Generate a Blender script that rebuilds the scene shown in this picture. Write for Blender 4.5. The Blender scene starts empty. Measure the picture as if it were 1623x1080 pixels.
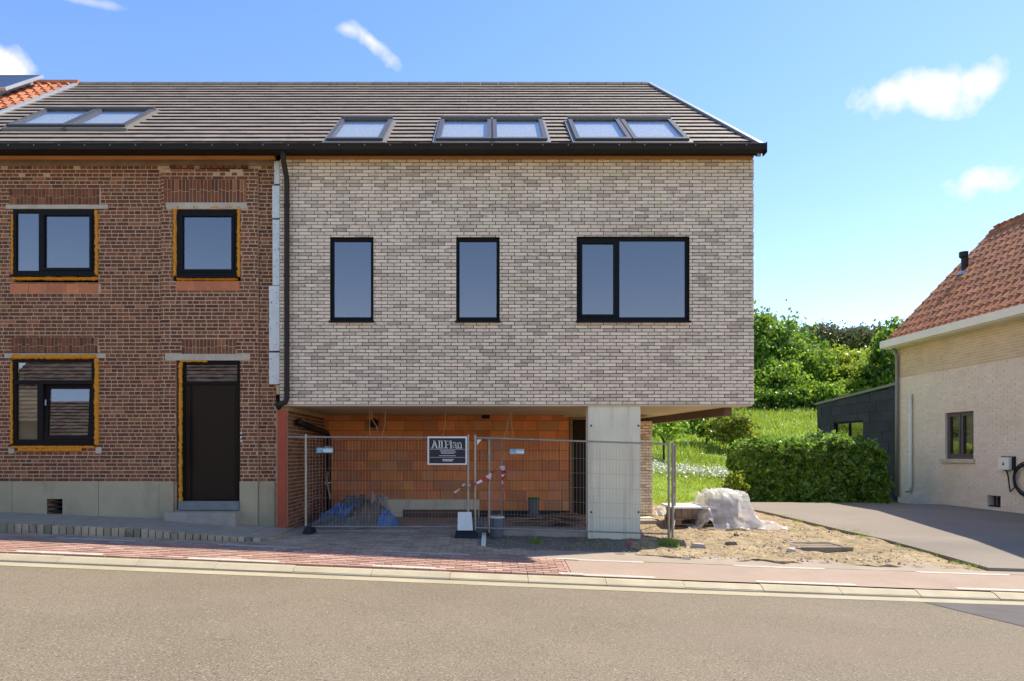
import bpy, math, random
import numpy as np
from mathutils import Vector, Matrix, noise

random.seed(7)
rng = np.random.default_rng(7)
sc = bpy.context.scene
COL = sc.collection
rad = math.radians

# ------------------------------------------------------------------ camera
CAM_Y, CAM_Z, F = -11.957, 1.36, 1100.0        # facade plane is y = 0, 92 px per metre there
cam_data = bpy.data.cameras.new('camera')
cam = bpy.data.objects.new('camera', cam_data)
COL.objects.link(cam)
cam.location = (0, CAM_Y, CAM_Z)
cam.rotation_euler = (rad(90), 0, 0)
cam_data.sensor_width = 36.0
cam_data.sensor_fit = 'HORIZONTAL'
cam_data.lens = 36.0 * F / 1623.0
cam_data.shift_x = (811.5 - 775.0) / 1623.0
cam_data.shift_y = (720.0 - 540.0) / 1623.0
cam_data.clip_start = 0.1
cam_data.clip_end = 3000
sc.camera = cam

# ------------------------------------------------------------------ sky and sun
SUN_AZ, SUN_EL = 64.5, 56.0                    # azimuth from +y towards +x
SKY_STRENGTH, SUN_STRENGTH, EXPOSURE = 0.138, 3.3, 1.18
world = bpy.data.worlds.new('World')
sc.world = world
world.use_nodes = True
wn, wl = world.node_tree.nodes, world.node_tree.links
wn.clear()
w_out = wn.new('ShaderNodeOutputWorld')
w_bg = wn.new('ShaderNodeBackground')
sky = wn.new('ShaderNodeTexSky')
sky.sky_type = 'NISHITA'
sky.sun_disc = False
sky.sun_elevation = rad(SUN_EL)
sky.sun_rotation = rad(SUN_AZ)
sky.altitude = 0
sky.air_density = 1.0
sky.dust_density = 0.15
sky.ozone_density = 1.8
w_bg.inputs['Strength'].default_value = SKY_STRENGTH
wl.new(w_bg.outputs[0], w_out.inputs['Surface'])


def wmath(op, a, b=None, c=None):
    n = wn.new('ShaderNodeMath')
    n.operation = op
    for i, v in enumerate((a, b, c)):
        if v is None:
            continue
        if isinstance(v, (int, float)):
            n.inputs[i].default_value = v
        else:
            wl.new(v, n.inputs[i])
    return n.outputs[0]


def wdot(vec, const):
    n = wn.new('ShaderNodeVectorMath')
    n.operation = 'DOT_PRODUCT'
    wl.new(vec, n.inputs[0])
    n.inputs[1].default_value = const
    return n.outputs['Value']


# a few fair-weather clouds, each at its own direction in the sky
tc = wn.new('ShaderNodeTexCoord')
cn = wn.new('ShaderNodeTexNoise')
cn.inputs['Scale'].default_value = 22.0
cn.inputs['Detail'].default_value = 7.0
cn.inputs['Roughness'].default_value = 0.54
wl.new(tc.outputs['Generated'], cn.inputs['Vector'])
nz = wmath('SUBTRACT', cn.outputs['Fac'], 0.5)
cloud = None
CLOUDS = [((-0.171, 1, 0.598), 0.050, 0.013, -32, 0.80),
          ((-0.199, 1, 0.612), 0.035, 0.012, -5, 0.7),
          ((0.575, 1, 0.522), 0.045, 0.030, 8, 1.0),
          ((0.655, 1, 0.526), 0.048, 0.030, 0, 1.0),
          ((0.700, 1, 0.532), 0.040, 0.026, -10, 1.0),
          ((0.706, 1, 0.394), 0.046, 0.022, 0, 1.0),
          ((-0.702, 1, 0.553), 0.032, 0.022, 0, 1.0),
          ((-0.590, 1, 0.655), 0.060, 0.006, 5, 0.35),
          ((0.30, 1, 0.80), 0.10, 0.02, 10, 0.6),
          ((1.6, 1, 0.7), 0.25, 0.06, 5, 0.9), ((-1.5, 1, 0.5), 0.22, 0.06, 5, 0.9),
          ((2.5, -1, 0.9), 0.3, 0.07, 5, 0.9), ((-2.2, -1, 1.3), 0.3, 0.08, 0, 0.9)]
for d, a, b, rot, op in CLOUDS:
    c = Vector(d).normalized()
    r = c.cross(Vector((0, 0, 1))).normalized()
    u = r.cross(c)
    cr, sr = math.cos(rad(rot)), math.sin(rad(rot))
    r2, u2 = r * cr + u * sr, u * cr - r * sr
    dc = wmath('MAXIMUM', wdot(tc.outputs['Generated'], c), 0.05)
    p = wmath('DIVIDE', wdot(tc.outputs['Generated'], r2), dc)
    q = wmath('DIVIDE', wdot(tc.outputs['Generated'], u2), dc)
    p = wmath('POWER', wmath('ABSOLUTE', wmath('DIVIDE', p, a)), 2.0)
    q = wmath('POWER', wmath('ABSOLUTE', wmath('DIVIDE', q, b)), 2.0)
    m = wmath('SUBTRACT', 0.85, wmath('SQRT', wmath('ADD', p, q)))
    m = wmath('MULTIPLY_ADD', nz, 2.3, m)
    n = wn.new('ShaderNodeClamp')
    wl.new(wmath('MULTIPLY', m, 1.5 * op), n.inputs['Value'])
    n.inputs['Max'].default_value = op
    cloud = n.outputs[0] if cloud is None else wmath('MAXIMUM', cloud, n.outputs[0])
cmix = wn.new('ShaderNodeMix')
cmix.data_type = 'RGBA'
wl.new(cloud, cmix.inputs['Factor'])
hs = wn.new('ShaderNodeHueSaturation')
hs.inputs['Saturation'].default_value = 1.22
hs.inputs['Value'].default_value = 1.0
wl.new(sky.outputs[0], hs.inputs['Color'])
wb = wn.new('ShaderNodeMix')
wb.data_type = 'RGBA'
wb.blend_type = 'MULTIPLY'
wb.inputs['Factor'].default_value = 1.0
wl.new(hs.outputs[0], wb.inputs['A'])
wb.inputs['B'].default_value = (1.10, .88, .90, 1)          # the photograph's slightly warm white balance
wl.new(wb.outputs['Result'], cmix.inputs['A'])
cmix.inputs['B'].default_value = (3.7, 3.6, 3.65, 1)
wl.new(cmix.outputs['Result'], w_bg.inputs['Color'])

sun_data = bpy.data.lights.new('sun', 'SUN')
sun_data.energy = SUN_STRENGTH
sun_data.angle = rad(0.53)
sun_data.color = (1.0, 0.93, 0.82)
sun = bpy.data.objects.new('sun', sun_data)
COL.objects.link(sun)
to_sun = Vector((math.sin(rad(SUN_AZ)) * math.cos(rad(SUN_EL)), math.cos(rad(SUN_AZ)) * math.cos(rad(SUN_EL)), math.sin(rad(SUN_EL))))
sun.rotation_euler = (-to_sun).to_track_quat('-Z', 'Y').to_euler()
sun.location = to_sun * 60

sc.view_settings.view_transform = 'Standard'
sc.view_settings.look = 'None'
sc.view_settings.exposure = EXPOSURE
sc.view_settings.gamma = 1.0
sc.view_settings.use_curve_mapping = False
sc.render.engine = 'CYCLES'
sc.cycles.use_denoising = True
sc.cycles.max_bounces = 8
sc.cycles.transparent_max_bounces = 16
sc.cycles.caustics_reflective = False
sc.cycles.caustics_refractive = False


# ------------------------------------------------------------------ helpers
def P(px, py, y=0.0):
    """world point at depth y that stands at this place of the 1623 x 1080 photograph"""
    d = y - CAM_Y
    return Vector(((px - 775.0) * d / F, y, CAM_Z + (720.0 - py) * d / F))


def X(px, y=0.0):
    return (px - 775.0) * (y - CAM_Y) / F


def Z(py, y=0.0):
    return CAM_Z + (720.0 - py) * (y - CAM_Y) / F


def lerp(pts, t):
    if t <= pts[0][0]:
        return pts[0][1]
    for (a, b), (c, d) in zip(pts, pts[1:]):
        if t <= c:
            return b + (d - b) * (t - a) / (c - a)
    return pts[-1][1]


R_MID = [(-3.2, -.19), (-1.9, -.114), (0, -.02), (1, .0), (3, .15), (5, .33), (10, 1.1), (20, 2.6), (33, 5.0), (50, 7.2), (80, 9), (400, 22)]
R_RIGHT = [(-3.2, -.19), (-1.9, -.11), (0, .15), (3, .42), (7, .45), (12, 1.2), (20, 2.6), (33, 5.0), (50, 7.2), (80, 9), (400, 22)]


def zs(x):
    x = max(-16, min(17, x))
    return -.041 * x + (.0006 * x * x if x > 0 else 0)


def G(x, y):
    """height of the terrain"""
    t = max(0, min(1, (x - 3) / 6))
    r = lerp(R_MID, y) * (1 - t) + lerp(R_RIGHT, y) * t
    w = max(0, 1 - abs(y) / 1.9)
    b = lerp([(-3.5, -.10), (0, -.02), (2, 0)], x)
    return zs(x) + r + b * w


def ROADZ(x, y):
    return zs(x) - .262 + .02 * max(0, min(3.5, -3.39 - y))


WLOC = {}


def link(name, me, mat, parent, origin):
    o = bpy.data.objects.new(name, me)
    COL.objects.link(o)
    origin = Vector(origin)
    if parent is not None:
        o.parent = parent
        o.location = origin - WLOC[parent.name]
    else:
        o.location = origin
    WLOC[o.name] = origin
    if mat is not None and me is not None and not me.materials:
        me.materials.append(mat)
    return o


def tag(o, label=None, cat=None, group=None, kind=None):
    for k, v in (('label', label), ('category', cat), ('group', group), ('kind', kind)):
        if v:
            o[k] = v
    return o


def thing(name, label, cat, loc, group=None):
    return tag(link(name, None, None, None, loc), label, cat, group)


class Frame:
    """u, v in a surface, n outwards from it"""
    def __init__(s, o, u, v, n):
        s.o, s.u, s.v, s.n = Vector(o), Vector(u).normalized(), Vector(v).normalized(), Vector(n).normalized()

    def __call__(s, u, v, n=0.0):
        return s.o + s.u * u + s.v * v + s.n * n


WORLD = Frame((0, 0, 0), (1, 0, 0), (0, 0, 1), (0, -1, 0))     # u = x, v = z, n = -y


class MB:
    def __init__(s):
        s.v, s.f, s.m = [], [], []

    def poly(s, pts, mi=0):
        i = len(s.v)
        s.v += [tuple(p) for p in pts]
        s.f.append(tuple(range(i, i + len(pts))))
        s.m.append(mi)

    def hexa(s, p, mi=0, skip=()):
        """p: 4 bottom, 4 top corners, both counter-clockwise seen from the top"""
        i = len(s.v)
        s.v += [tuple(q) for q in p]
        for k, f in enumerate(((3, 2, 1, 0), (4, 5, 6, 7), (0, 1, 5, 4), (1, 2, 6, 5), (2, 3, 7, 6), (3, 0, 4, 7))):
            if k not in skip:
                s.f.append(tuple(i + q for q in f))
                s.m.append(mi)

    def box(s, x0, x1, y0, y1, z0, z1, mi=0):
        s.hexa([(x0, y0, z0), (x1, y0, z0), (x1, y1, z0), (x0, y1, z0), (x0, y0, z1), (x1, y0, z1), (x1, y1, z1), (x0, y1, z1)], mi)

    def fbox(s, fr, u0, u1, v0, v1, n0, n1, mi=0, back=True):
        s.hexa([fr(u0, v0, n0), fr(u1, v0, n0), fr(u1, v1, n0), fr(u0, v1, n0), fr(u0, v0, n1), fr(u1, v0, n1), fr(u1, v1, n1), fr(u0, v1, n1)], mi, () if back else (0,))

    def bar(s, a, b, w, h, up=(0, 0, 1), mi=0):
        a, b = Vector(a), Vector(b)
        d = (b - a).normalized()
        up = Vector(up)
        if abs(d.dot(up)) > .98:
            up = Vector((1, 0, 0))
        r = d.cross(up).normalized() * (w / 2)
        t = r.cross(d).normalized() * (h / 2)
        s.hexa([a - r - t, a + r - t, b + r - t, b - r - t, a - r + t, a + r + t, b + r + t, b - r + t], mi)

    def tube(s, pts, r, n=8, caps=True, mi=0):
        pts = [Vector(p) for p in pts]
        rs = r if isinstance(r, (list, tuple)) else [r] * len(pts)
        rings = []
        ref = None
        for k, p in enumerate(pts):
            d = (pts[min(k + 1, len(pts) - 1)] - pts[max(k - 1, 0)])
            d = d.normalized() if d.length > 1e-9 else Vector((0, 0, 1))
            if ref is None:
                ref = Vector((0, 0, 1)) if abs(d.z) < .9 else Vector((1, 0, 0))
            a = d.cross(ref)
            a = a.normalized() if a.length > 1e-6 else Vector((1, 0, 0))
            b = a.cross(d).normalized()
            ref = b
            i = len(s.v)
            for q in range(n):
                t = 2 * math.pi * q / n
                s.v.append(tuple(p + (a * math.cos(t) + b * math.sin(t)) * rs[k]))
            rings.append(i)
        for i, j in zip(rings, rings[1:]):
            for q in range(n):
                s.f.append((i + q, i + (q + 1) % n, j + (q + 1) % n, j + q))
                s.m.append(mi)
        if caps:
            s.f.append(tuple(rings[0] + q for q in reversed(range(n))))
            s.f.append(tuple(rings[-1] + q for q in range(n)))
            s.m += [mi, mi]

    def mesh(s, name, origin=(0, 0, 0), smooth=False):
        me = bpy.data.meshes.new(name)
        o = Vector(origin)
        me.from_pydata([(x - o.x, y - o.y, z - o.z) for x, y, z in s.v], [], s.f)
        if any(s.m):
            me.polygons.foreach_set('material_index', s.m)
        if smooth:
            me.polygons.foreach_set('use_smooth', [True] * len(me.polygons))
        me.update()
        return me

    def build(s, name, mats, parent=None, origin=None, smooth=False):
        if origin is None:
            origin = WLOC[parent.name] if parent is not None else s.base()
        me = s.mesh(name, origin, smooth)
        for m in (mats if isinstance(mats, (list, tuple)) else [mats]):
            me.materials.append(m)
        return link(name, me, None, parent, origin)

    def base(s):
        xs, ys, z = [p[0] for p in s.v], [p[1] for p in s.v], [p[2] for p in s.v]
        return Vector(((min(xs) + max(xs)) / 2, (min(ys) + max(ys)) / 2, min(z)))


def raw_mesh(name, verts, nper):
    """verts: (k*nper, 3) array; every nper verts make one face"""
    k = len(verts) // nper
    me = bpy.data.meshes.new(name)
    me.vertices.add(len(verts))
    me.vertices.foreach_set('co', np.asarray(verts, dtype=np.float32).ravel())
    me.loops.add(k * nper)
    me.loops.foreach_set('vertex_index', np.arange(k * nper, dtype=np.int32))
    me.polygons.add(k)
    me.polygons.foreach_set('loop_start', np.arange(0, k * nper, nper, dtype=np.int32))
    me.polygons.foreach_set('loop_total', np.full(k, nper, dtype=np.int32))
    me.update(calc_edges=True)
    return me


# ------------------------------------------------------------------ materials
def rgb(h):
    h = h.lstrip('#')
    c = [int(h[i:i + 2], 16) / 255 for i in (0, 2, 4)]
    return tuple(((v + .055) / 1.055) ** 2.4 if v > .04045 else v / 12.92 for v in c)


def pm(name, c1, c2=None, scale=3.0, lo=.35, hi=.65, rough=.85, bump=.25, bscale=60.0, bdist=.004, rand=0.0, hue=0.0,
       c3=None, p3=.1, c4=None, p4=.08, streak=None, stretch=(1, 1, 1), metallic=0.0, spec=.3, detail=6.0,
       speck=None, dirt=None, coat=0.0, sub=None):
    m = bpy.data.materials.new(name)
    m.use_nodes = True
    nt = m.node_tree
    N, L = nt.nodes, nt.links
    bs = N['Principled BSDF']

    def inp(sock, v):
        if isinstance(v, (int, float)):
            sock.default_value = v
        elif isinstance(v, tuple):
            sock.default_value = v if len(v) != 3 or sock.type == 'VECTOR' else (*v, 1)
        else:
            L.new(v, sock)

    def math_(op, a, b=0.0, cl=False):
        n = N.new('ShaderNodeMath')
        n.operation = op
        n.use_clamp = cl
        inp(n.inputs[0], a)
        inp(n.inputs[1], b)
        return n.outputs[0]

    def mix(f, a, b):
        n = N.new('ShaderNodeMix')
        n.data_type = 'RGBA'
        inp(n.inputs['Factor'], f)
        inp(n.inputs['A'], a)
        inp(n.inputs['B'], b)
        return n.outputs['Result']

    geo = N.new('ShaderNodeNewGeometry')

    def noise_(scale, det=detail, st=stretch, rough_=.55):
        v = geo.outputs['Position']
        if st != (1, 1, 1):
            vm = N.new('ShaderNodeVectorMath')
            vm.operation = 'MULTIPLY'
            L.new(v, vm.inputs[0])
            vm.inputs[1].default_value = st
            v = vm.outputs[0]
        n = N.new('ShaderNodeTexNoise')
        n.inputs['Scale'].default_value = scale
        n.inputs['Detail'].default_value = det
        n.inputs['Roughness'].default_value = rough_
        L.new(v, n.inputs['Vector'])
        return n.outputs['Fac']

    def ramp(f, lo, hi):
        n = N.new('ShaderNodeMapRange')
        n.inputs['From Min'].default_value = lo
        n.inputs['From Max'].default_value = hi
        L.new(f, n.inputs['Value'])
        return n.outputs[0]

    col = c1
    rnd = None
    if rand or c3 or c4 or hue or streak:
        oi = N.new('ShaderNodeObjectInfo')
        rnd = math_('FRACT', math_('ADD', oi.outputs['Random'], geo.outputs['Random Per Island']))
    if c2 is not None:
        col = mix(ramp(noise_(scale), lo, hi), c1, c2)
    if c3 is not None:
        r2 = math_('FRACT', math_('MULTIPLY', rnd, 17.31))
        col = mix(math_('LESS_THAN', r2, p3), col, c3)
    if c4 is not None:
        r3 = math_('FRACT', math_('MULTIPLY', rnd, 41.77))
        col = mix(math_('LESS_THAN', r3, p4), col, c4)
    if streak is not None:
        cs, sscale, sst, slo, shi, amt = streak
        f = ramp(noise_(sscale, 5, sst), slo, shi)
        r4 = math_('FRACT', math_('MULTIPLY', rnd, 7.13))
        f = math_('MULTIPLY', f, math_('MULTIPLY', r4, amt), True)
        col = mix(f, col, cs)
    if speck is not None:
        for cs, sscale, slo, shi in (speck if isinstance(speck, list) else [speck]):
            col = mix(ramp(noise_(sscale, 2, (1, 1, 1)), slo, shi), col, cs)
    if dirt is not None:
        cd, dscale, dlo, dhi, dst = dirt
        col = mix(ramp(noise_(dscale, 8, dst, .65), dlo, dhi), col, cd)
    if rand or hue:
        h = N.new('ShaderNodeHueSaturation')
        h.inputs['Value'].default_value = 1
        L.new(math_('MULTIPLY_ADD', rnd, rand * 2), h.inputs['Value'])
        h.inputs['Value'].links[0].from_node.inputs[2].default_value = 1 - rand
        if hue:
            r5 = math_('FRACT', math_('MULTIPLY', rnd, 29.9))
            hn = math_('MULTIPLY_ADD', r5, hue)
            hn.node.inputs[2].default_value = .5 - hue / 2
            L.new(hn, h.inputs['Hue'])
        inp(h.inputs['Color'], col)
        col = h.outputs[0]
    inp(bs.inputs['Base Color'], col)
    bs.inputs['Roughness'].default_value = rough
    bs.inputs['Metallic'].default_value = metallic
    bs.inputs['Specular IOR Level'].default_value = spec
    if coat:
        bs.inputs['Coat Weight'].default_value = coat
    if bump:
        b = N.new('ShaderNodeBump')
        b.inputs['Strength'].default_value = bump
        b.inputs['Distance'].default_value = bdist
        L.new(noise_(bscale, 4), b.inputs['Height'])
        L.new(b.outputs[0], bs.inputs['Normal'])
    return m


def leaf_mat(name, a, b, c=None, trans=.35, rand=.3, gain=1.0):
    m = pm(name, a, b, scale=.9, lo=.3, hi=.7, rough=.33, bump=0, rand=rand, hue=.04, c3=c, p3=.2 if c else 0, spec=.5)
    nt = m.node_tree
    bs = nt.nodes['Principled BSDF']
    out = [n for n in nt.nodes if n.type == 'OUTPUT_MATERIAL'][0]
    tr = nt.nodes.new('ShaderNodeBsdfTranslucent')
    mx = nt.nodes.new('ShaderNodeMixShader')
    mx.inputs[0].default_value = trans
    src = bs.inputs['Base Color'].links[0].from_socket
    hsn = nt.nodes.new('ShaderNodeHueSaturation')
    hsn.inputs['Value'].default_value = 1.5
    hsn.inputs['Hue'].default_value = .485
    nt.links.new(src, hsn.inputs['Color'])
    nt.links.new(hsn.outputs[0], tr.inputs['Color'])
    nt.links.new(bs.outputs[0], mx.inputs[1])
    nt.links.new(tr.outputs[0], mx.inputs[2])
    nt.links.new(mx.outputs[0], out.inputs['Surface'])
    return m


def glass_mat(name, ior=2.3, tint=(.32, .35, .36), gloss=(.86, .9, 1.0), bump=.0):
    m = bpy.data.materials.new(name)
    m.use_nodes = True
    nt = m.node_tree
    N, L = nt.nodes, nt.links
    N.clear()
    out = N.new('ShaderNodeOutputMaterial')
    fr = N.new('ShaderNodeFresnel')
    gg = N.new('ShaderNodeNewGeometry')
    mr = N.new('ShaderNodeMapRange')                 # the same reflectance on the pane's inner face
    mr.inputs['To Min'].default_value = ior
    mr.inputs['To Max'].default_value = 1 / ior
    L.new(gg.outputs['Backfacing'], mr.inputs['Value'])
    L.new(mr.outputs[0], fr.inputs['IOR'])
    gl = N.new('ShaderNodeBsdfGlossy')
    gl.inputs['Roughness'].default_value = .01
    gl.inputs['Color'].default_value = (*gloss, 1)
    tr = N.new('ShaderNodeBsdfTransparent')
    tr.inputs['Color'].default_value = (*tint, 1)
    mx = N.new('ShaderNodeMixShader')
    L.new(fr.outputs[0], mx.inputs[0])
    L.new(tr.outputs[0], mx.inputs[1])
    L.new(gl.outputs[0], mx.inputs[2])
    if bump:
        nz_ = N.new('ShaderNodeTexNoise')
        nz_.inputs['Scale'].default_value = 1.3
        b = N.new('ShaderNodeBump')
        b.inputs['Strength'].default_value = bump
        b.inputs['Distance'].default_value = .02
        L.new(nz_.outputs[0], b.inputs['Height'])
        L.new(b.outputs[0], gl.inputs['Normal'])
    L.new(mx.outputs[0], out.inputs['Surface'])
    return m


M = {}
M['asphalt'] = pm('asphalt', (.178, .142, .092), (.208, .166, .108), scale=.6, rough=.9, bump=.5, bscale=110, bdist=.006,
                  speck=[((.33, .272, .19), 58, .54, .68), ((.07, .054, .034), 66, .55, .69)],
                  dirt=((.215, .158, .112), .35, .5, .75, (.25, 1, 1)))
M['asphalt_dark'] = pm('asphalt_dark', (.10, .088, .08), (.125, .108, .096), scale=2, rough=.9, bump=.5, bscale=140, bdist=.006,
                       speck=[((.17, .155, .14), 110, .58, .72)])
M['gutter'] = pm('gutter_concrete', (.43, .365, .235), (.36, .305, .195), scale=2.5, rough=.85, bump=.3, bscale=90, speck=[((.22, .19, .15), 60, .62, .75)])
M['kerb'] = pm('kerb_concrete', (.47, .40, .26), (.40, .335, .215), scale=3, rough=.85, bump=.3, bscale=90, rand=.08, speck=[((.25, .215, .17), 60, .62, .75)])
M['paint'] = pm('road_paint', (.54, .49, .39), (.45, .40, .31), scale=9, rough=.7, bump=.2, bscale=90, dirt=((.33, .26, .2), 14, .56, .72, (1, 1, 1)))
M['red_paver'] = pm('red_paver', (.42, .255, .185), (.36, .215, .155), scale=2, rough=.9, bump=.4, bscale=90, rand=.16, hue=.01,
                    c3=(.50, .32, .24), p3=.18, dirt=((.45, .335, .26), 1.4, .56, .78, (1, 1, 1)))
M['red_bed'] = pm('red_paver_joint_sand', (.36, .205, .15), (.31, .175, .13), scale=8, bump=0)
M['pink_asphalt'] = pm('pink_asphalt', (.37, .272, .195), (.325, .238, .168), scale=1.6, rough=.9, bump=.4, bscale=120,
                       speck=[((.42, .32, .26), 80, .58, .72), ((.17, .12, .1), 90, .62, .75)])
M['strip'] = pm('pale_asphalt_strip', (.36, .29, .21), (.30, .24, .175), scale=1.8, rough=.9, bump=.4, bscale=120,
                speck=[((.46, .38, .29), 80, .58, .72), ((.16, .125, .095), 90, .62, .75)])
M['grey_paver'] = pm('grey_paver', (.42, .32, .215), (.36, .27, .18), scale=3, rough=.9, bump=.4, bscale=80, rand=.2,
                     dirt=((.15, .125, .10), 2.2, .55, .75, (1, 1, 1)))
M['paver_bed'] = pm('paver_joint_sand', (.10, .08, .065), (.13, .105, .08), scale=9, bump=0)
M['concrete'] = pm('concrete', (.86, .79, .55), (.78, .71, .49), scale=2, rough=.85, bump=.25, bscale=70,
                   dirt=((.56, .49, .37), 2.2, .53, .74, (2.2, 1, .16)))
M['plinth'] = pm('plinth_concrete', (.52, .43, .255), (.46, .38, .22), scale=2.5, rough=.85, bump=.2, bscale=70, rand=.08,
                 dirt=((.33, .265, .175), 1.6, .55, .8, (1.2, 1, .5)))
M['slab'] = pm('floor_concrete', (.42, .36, .27), (.34, .29, .215), scale=2.5, rough=.9, bump=.3, bscale=50,
               dirt=((.13, .105, .08), 2.2, .52, .75, (1, 1, 1)))
M['soffit'] = pm('soffit_concrete', (.66, .54, .37), (.58, .47, .32), scale=1.5, rough=.9, bump=.1, bscale=40)
M['block'] = pm('edging_block', (.50, .40, .25), (.43, .335, .205), scale=5, rough=.9, bump=.4, bscale=60, rand=.18, c3=(.27, .25, .15), p3=.2,
                dirt=((.10, .085, .06), 5, .55, .75, (1, 1, .4)))
M['platform'] = pm('platform_paving', (.42, .34, .235), (.36, .285, .195), scale=4, rough=.9, bump=.4, bscale=60)
M['step'] = pm('bluestone_step', (.44, .38, .29), (.37, .32, .24), scale=6, rough=.8, bump=.3, bscale=50)
M['threshold'] = pm('bluestone_threshold', (.24, .25, .22), (.2, .21, .185), scale=6, rough=.6, bump=.1)

M['brick_new'] = pm('pale_brick', (.93, .745, .525), (.89, .705, .495), scale=9, lo=.3, hi=.7, rough=.9, bump=.5, bscale=70, bdist=.004, rand=.12,
                    c3=(.68, .535, .38), p3=.2, c4=(.80, .71, .44), p4=.03,
                    streak=((.34, .262, .195), 9, (1, 1, 3), .50, .66, .75))
M['mortar_new'] = pm('dark_joint', (.022, .017, .013), (.018, .014, .011), scale=12, bump=0)
M['brick_old'] = pm('old_red_brick', (.235, .088, .040), (.185, .068, .032), scale=14, rough=.92, bump=.6, bscale=60, bdist=.006, rand=.26, hue=.012,
                    c3=(.16, .060, .034), p3=.2, c4=(.32, .125, .055), p4=.12, dirt=((.40, .27, .17), 2.0, .66, .82, (1, 1, .4)))
M['mortar_old'] = pm('pale_lime_mortar', (.66, .475, .29), (.53, .375, .225), scale=7, rough=.95, bump=.5, bscale=60, bdist=.006,
                     dirt=((.48, .33, .21), 1.6, .55, .78, (1, 1, 1)))
M['brick_pass'] = pm('sooty_side_brick', (.27, .125, .065), (.20, .09, .048), scale=10, rough=.92, bump=.6, bscale=60, bdist=.006, rand=.3)  # duller, browner brick tone for the passage side wall
M['clay'] = pm('orange_clay_block', (.86, .315, .105), (.77, .27, .088), scale=2.2, rough=.9, bump=0, rand=.17, hue=.012,
               c3=(.70, .30, .13), p3=.25, dirt=((.55, .19, .07), 1.4, .56, .78, (1, 1, .5)))
M['clay_joint'] = pm('clay_joint', (.22, .085, .045), bump=0)
M['clay_red'] = pm('terracotta_block', (.66, .235, .095), (.57, .195, .08), scale=6, rough=.9, bump=.3, rand=.14, dirt=((.36, .26, .2), 6, .6, .78, (1, 1, 1)))
M['tile'] = pm('dark_flat_tile', (.29, .232, .175), (.25, .2, .152), scale=3, rough=.62, bump=.15, bscale=50, rand=.10, spec=.4)
M['tile_edge'] = pm('tile_joint_dark', (.02, .018, .016), bump=0)
M['zinc_edge'] = pm('verge_metal', (.42, .44, .46), rough=.4, bump=0, metallic=.8)
M['gutter_dark'] = pm('dark_gutter_metal', (.030, .023, .018), (.036, .028, .022), scale=3, rough=.75, bump=0, spec=.12)
M['pipe_dark'] = pm('dark_downpipe', (.045, .036, .028), rough=.65, bump=0, spec=.15)
M['wood'] = pm('orange_fascia_wood', (.80, .36, .10), (.68, .29, .08), scale=3, rough=.8, bump=.2, stretch=(.6, 1, 9), rand=.1)
M['beam'] = pm('brown_edge_beam', (.17, .125, .08), (.13, .095, .06), scale=5, bump=.2, stretch=(1, 1, 4))
M['frame'] = pm('anthracite_frame', (.010, .012, .012), rough=.6, bump=0, spec=.15)
M['bframe'] = pm('dark_brown_frame', (.014, .010, .0075), rough=.6, bump=0, spec=.15)
M['door'] = pm('brown_black_door', (.030, .019, .009), rough=.6, bump=0, spec=.15)
M['skyframe'] = pm('skylight_metal', (.10, .095, .09), rough=.45, bump=0, metallic=.3)
M['flash'] = pm('skylight_flashing', (.26, .245, .23), rough=.5, bump=0, metallic=.4)
M['glass'] = glass_mat('window_glass', 2.75, (.45, .44, .42), (1, .90, .84))
M['glass_sky'] = glass_mat('skylight_glass', 1.4, (.85, .87, .88), (1, .97, .95))
M['glass_old'] = glass_mat('window_glass_plain', 2.2, (.8, .8, .78), (1, .95, .93), bump=.01)
M['foam'] = pm('orange_foam', (.90, .37, .03), (.78, .29, .02), scale=30, rough=.8, bump=1.0, bscale=45, bdist=.03)
M['lintel'] = pm('grey_lintel', (.62, .54, .39), (.50, .43, .30), scale=6, rough=.9, bump=.3)
M['band'] = pm('cement_band', (.29, .215, .145), (.23, .165, .11), scale=4, rough=.95, bump=.5, bscale=40, bdist=.01, dirt=((.36, .29, .215), 3, .55, .75, (1, 1, 1)))
M['foil'] = pm('silver_foil_board', (.80, .79, .68), (.72, .70, .60), scale=5, rough=.45, bump=.15, bscale=20, metallic=.2, speck=[((.25, .28, .33), 26, .64, .70)])
M['yellow_edge'] = pm('board_foam_edge', (.55, .42, .18), bump=0)
M['red_steel'] = pm('red_primer_steel', (.47, .095, .04), (.39, .076, .033), scale=8, rough=.6, bump=.1, dirt=((.24, .09, .07), 5, .6, .8, (1, 1, .4)))
M['galv'] = pm('galvanised_steel', (.40, .36, .28), (.32, .285, .22), scale=12, rough=.45, bump=0, metallic=.55)
M['wire'] = pm('fence_wire', (.42, .38, .33), rough=.5, bump=0, metallic=.4)
M['black'] = pm('black_plastic', (.012, .013, .015), rough=.5, bump=0)
M['grey_plastic'] = pm('grey_pipe_plastic', (.115, .13, .14), (.14, .15, .155), scale=4, rough=.5, bump=0)
M['green_plastic'] = pm('green_cap', (.05, .14, .06), rough=.5, bump=0)
M['white'] = pm('white_plastic', (.80, .79, .70), (.74, .73, .64), scale=4, rough=.5, bump=.05)
M['sign_dark'] = pm('sign_dark', (.032, .034, .038), rough=.5, bump=0)
M['plate_blue'] = pm('blue_plate', (.10, .33, .45), (.45, .55, .6), scale=14, rough=.4, bump=0)
M['tape_red'] = pm('tape_red', (.52, .035, .04), rough=.5, bump=0)
M['tape_white'] = pm('tape_white', (.72, .66, .64), rough=.5, bump=0)
M['timber'] = pm('raw_timber', (.34, .22, .125), (.25, .155, .085), scale=4, rough=.85, bump=.3, stretch=(1, 1, 6), rand=.25)
M['scrap'] = pm('scrap_timber', (.24, .145, .082), (.17, .105, .06), scale=4, rough=.9, bump=.3, rand=.4, c3=(.31, .29, .26), p3=.3)
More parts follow.
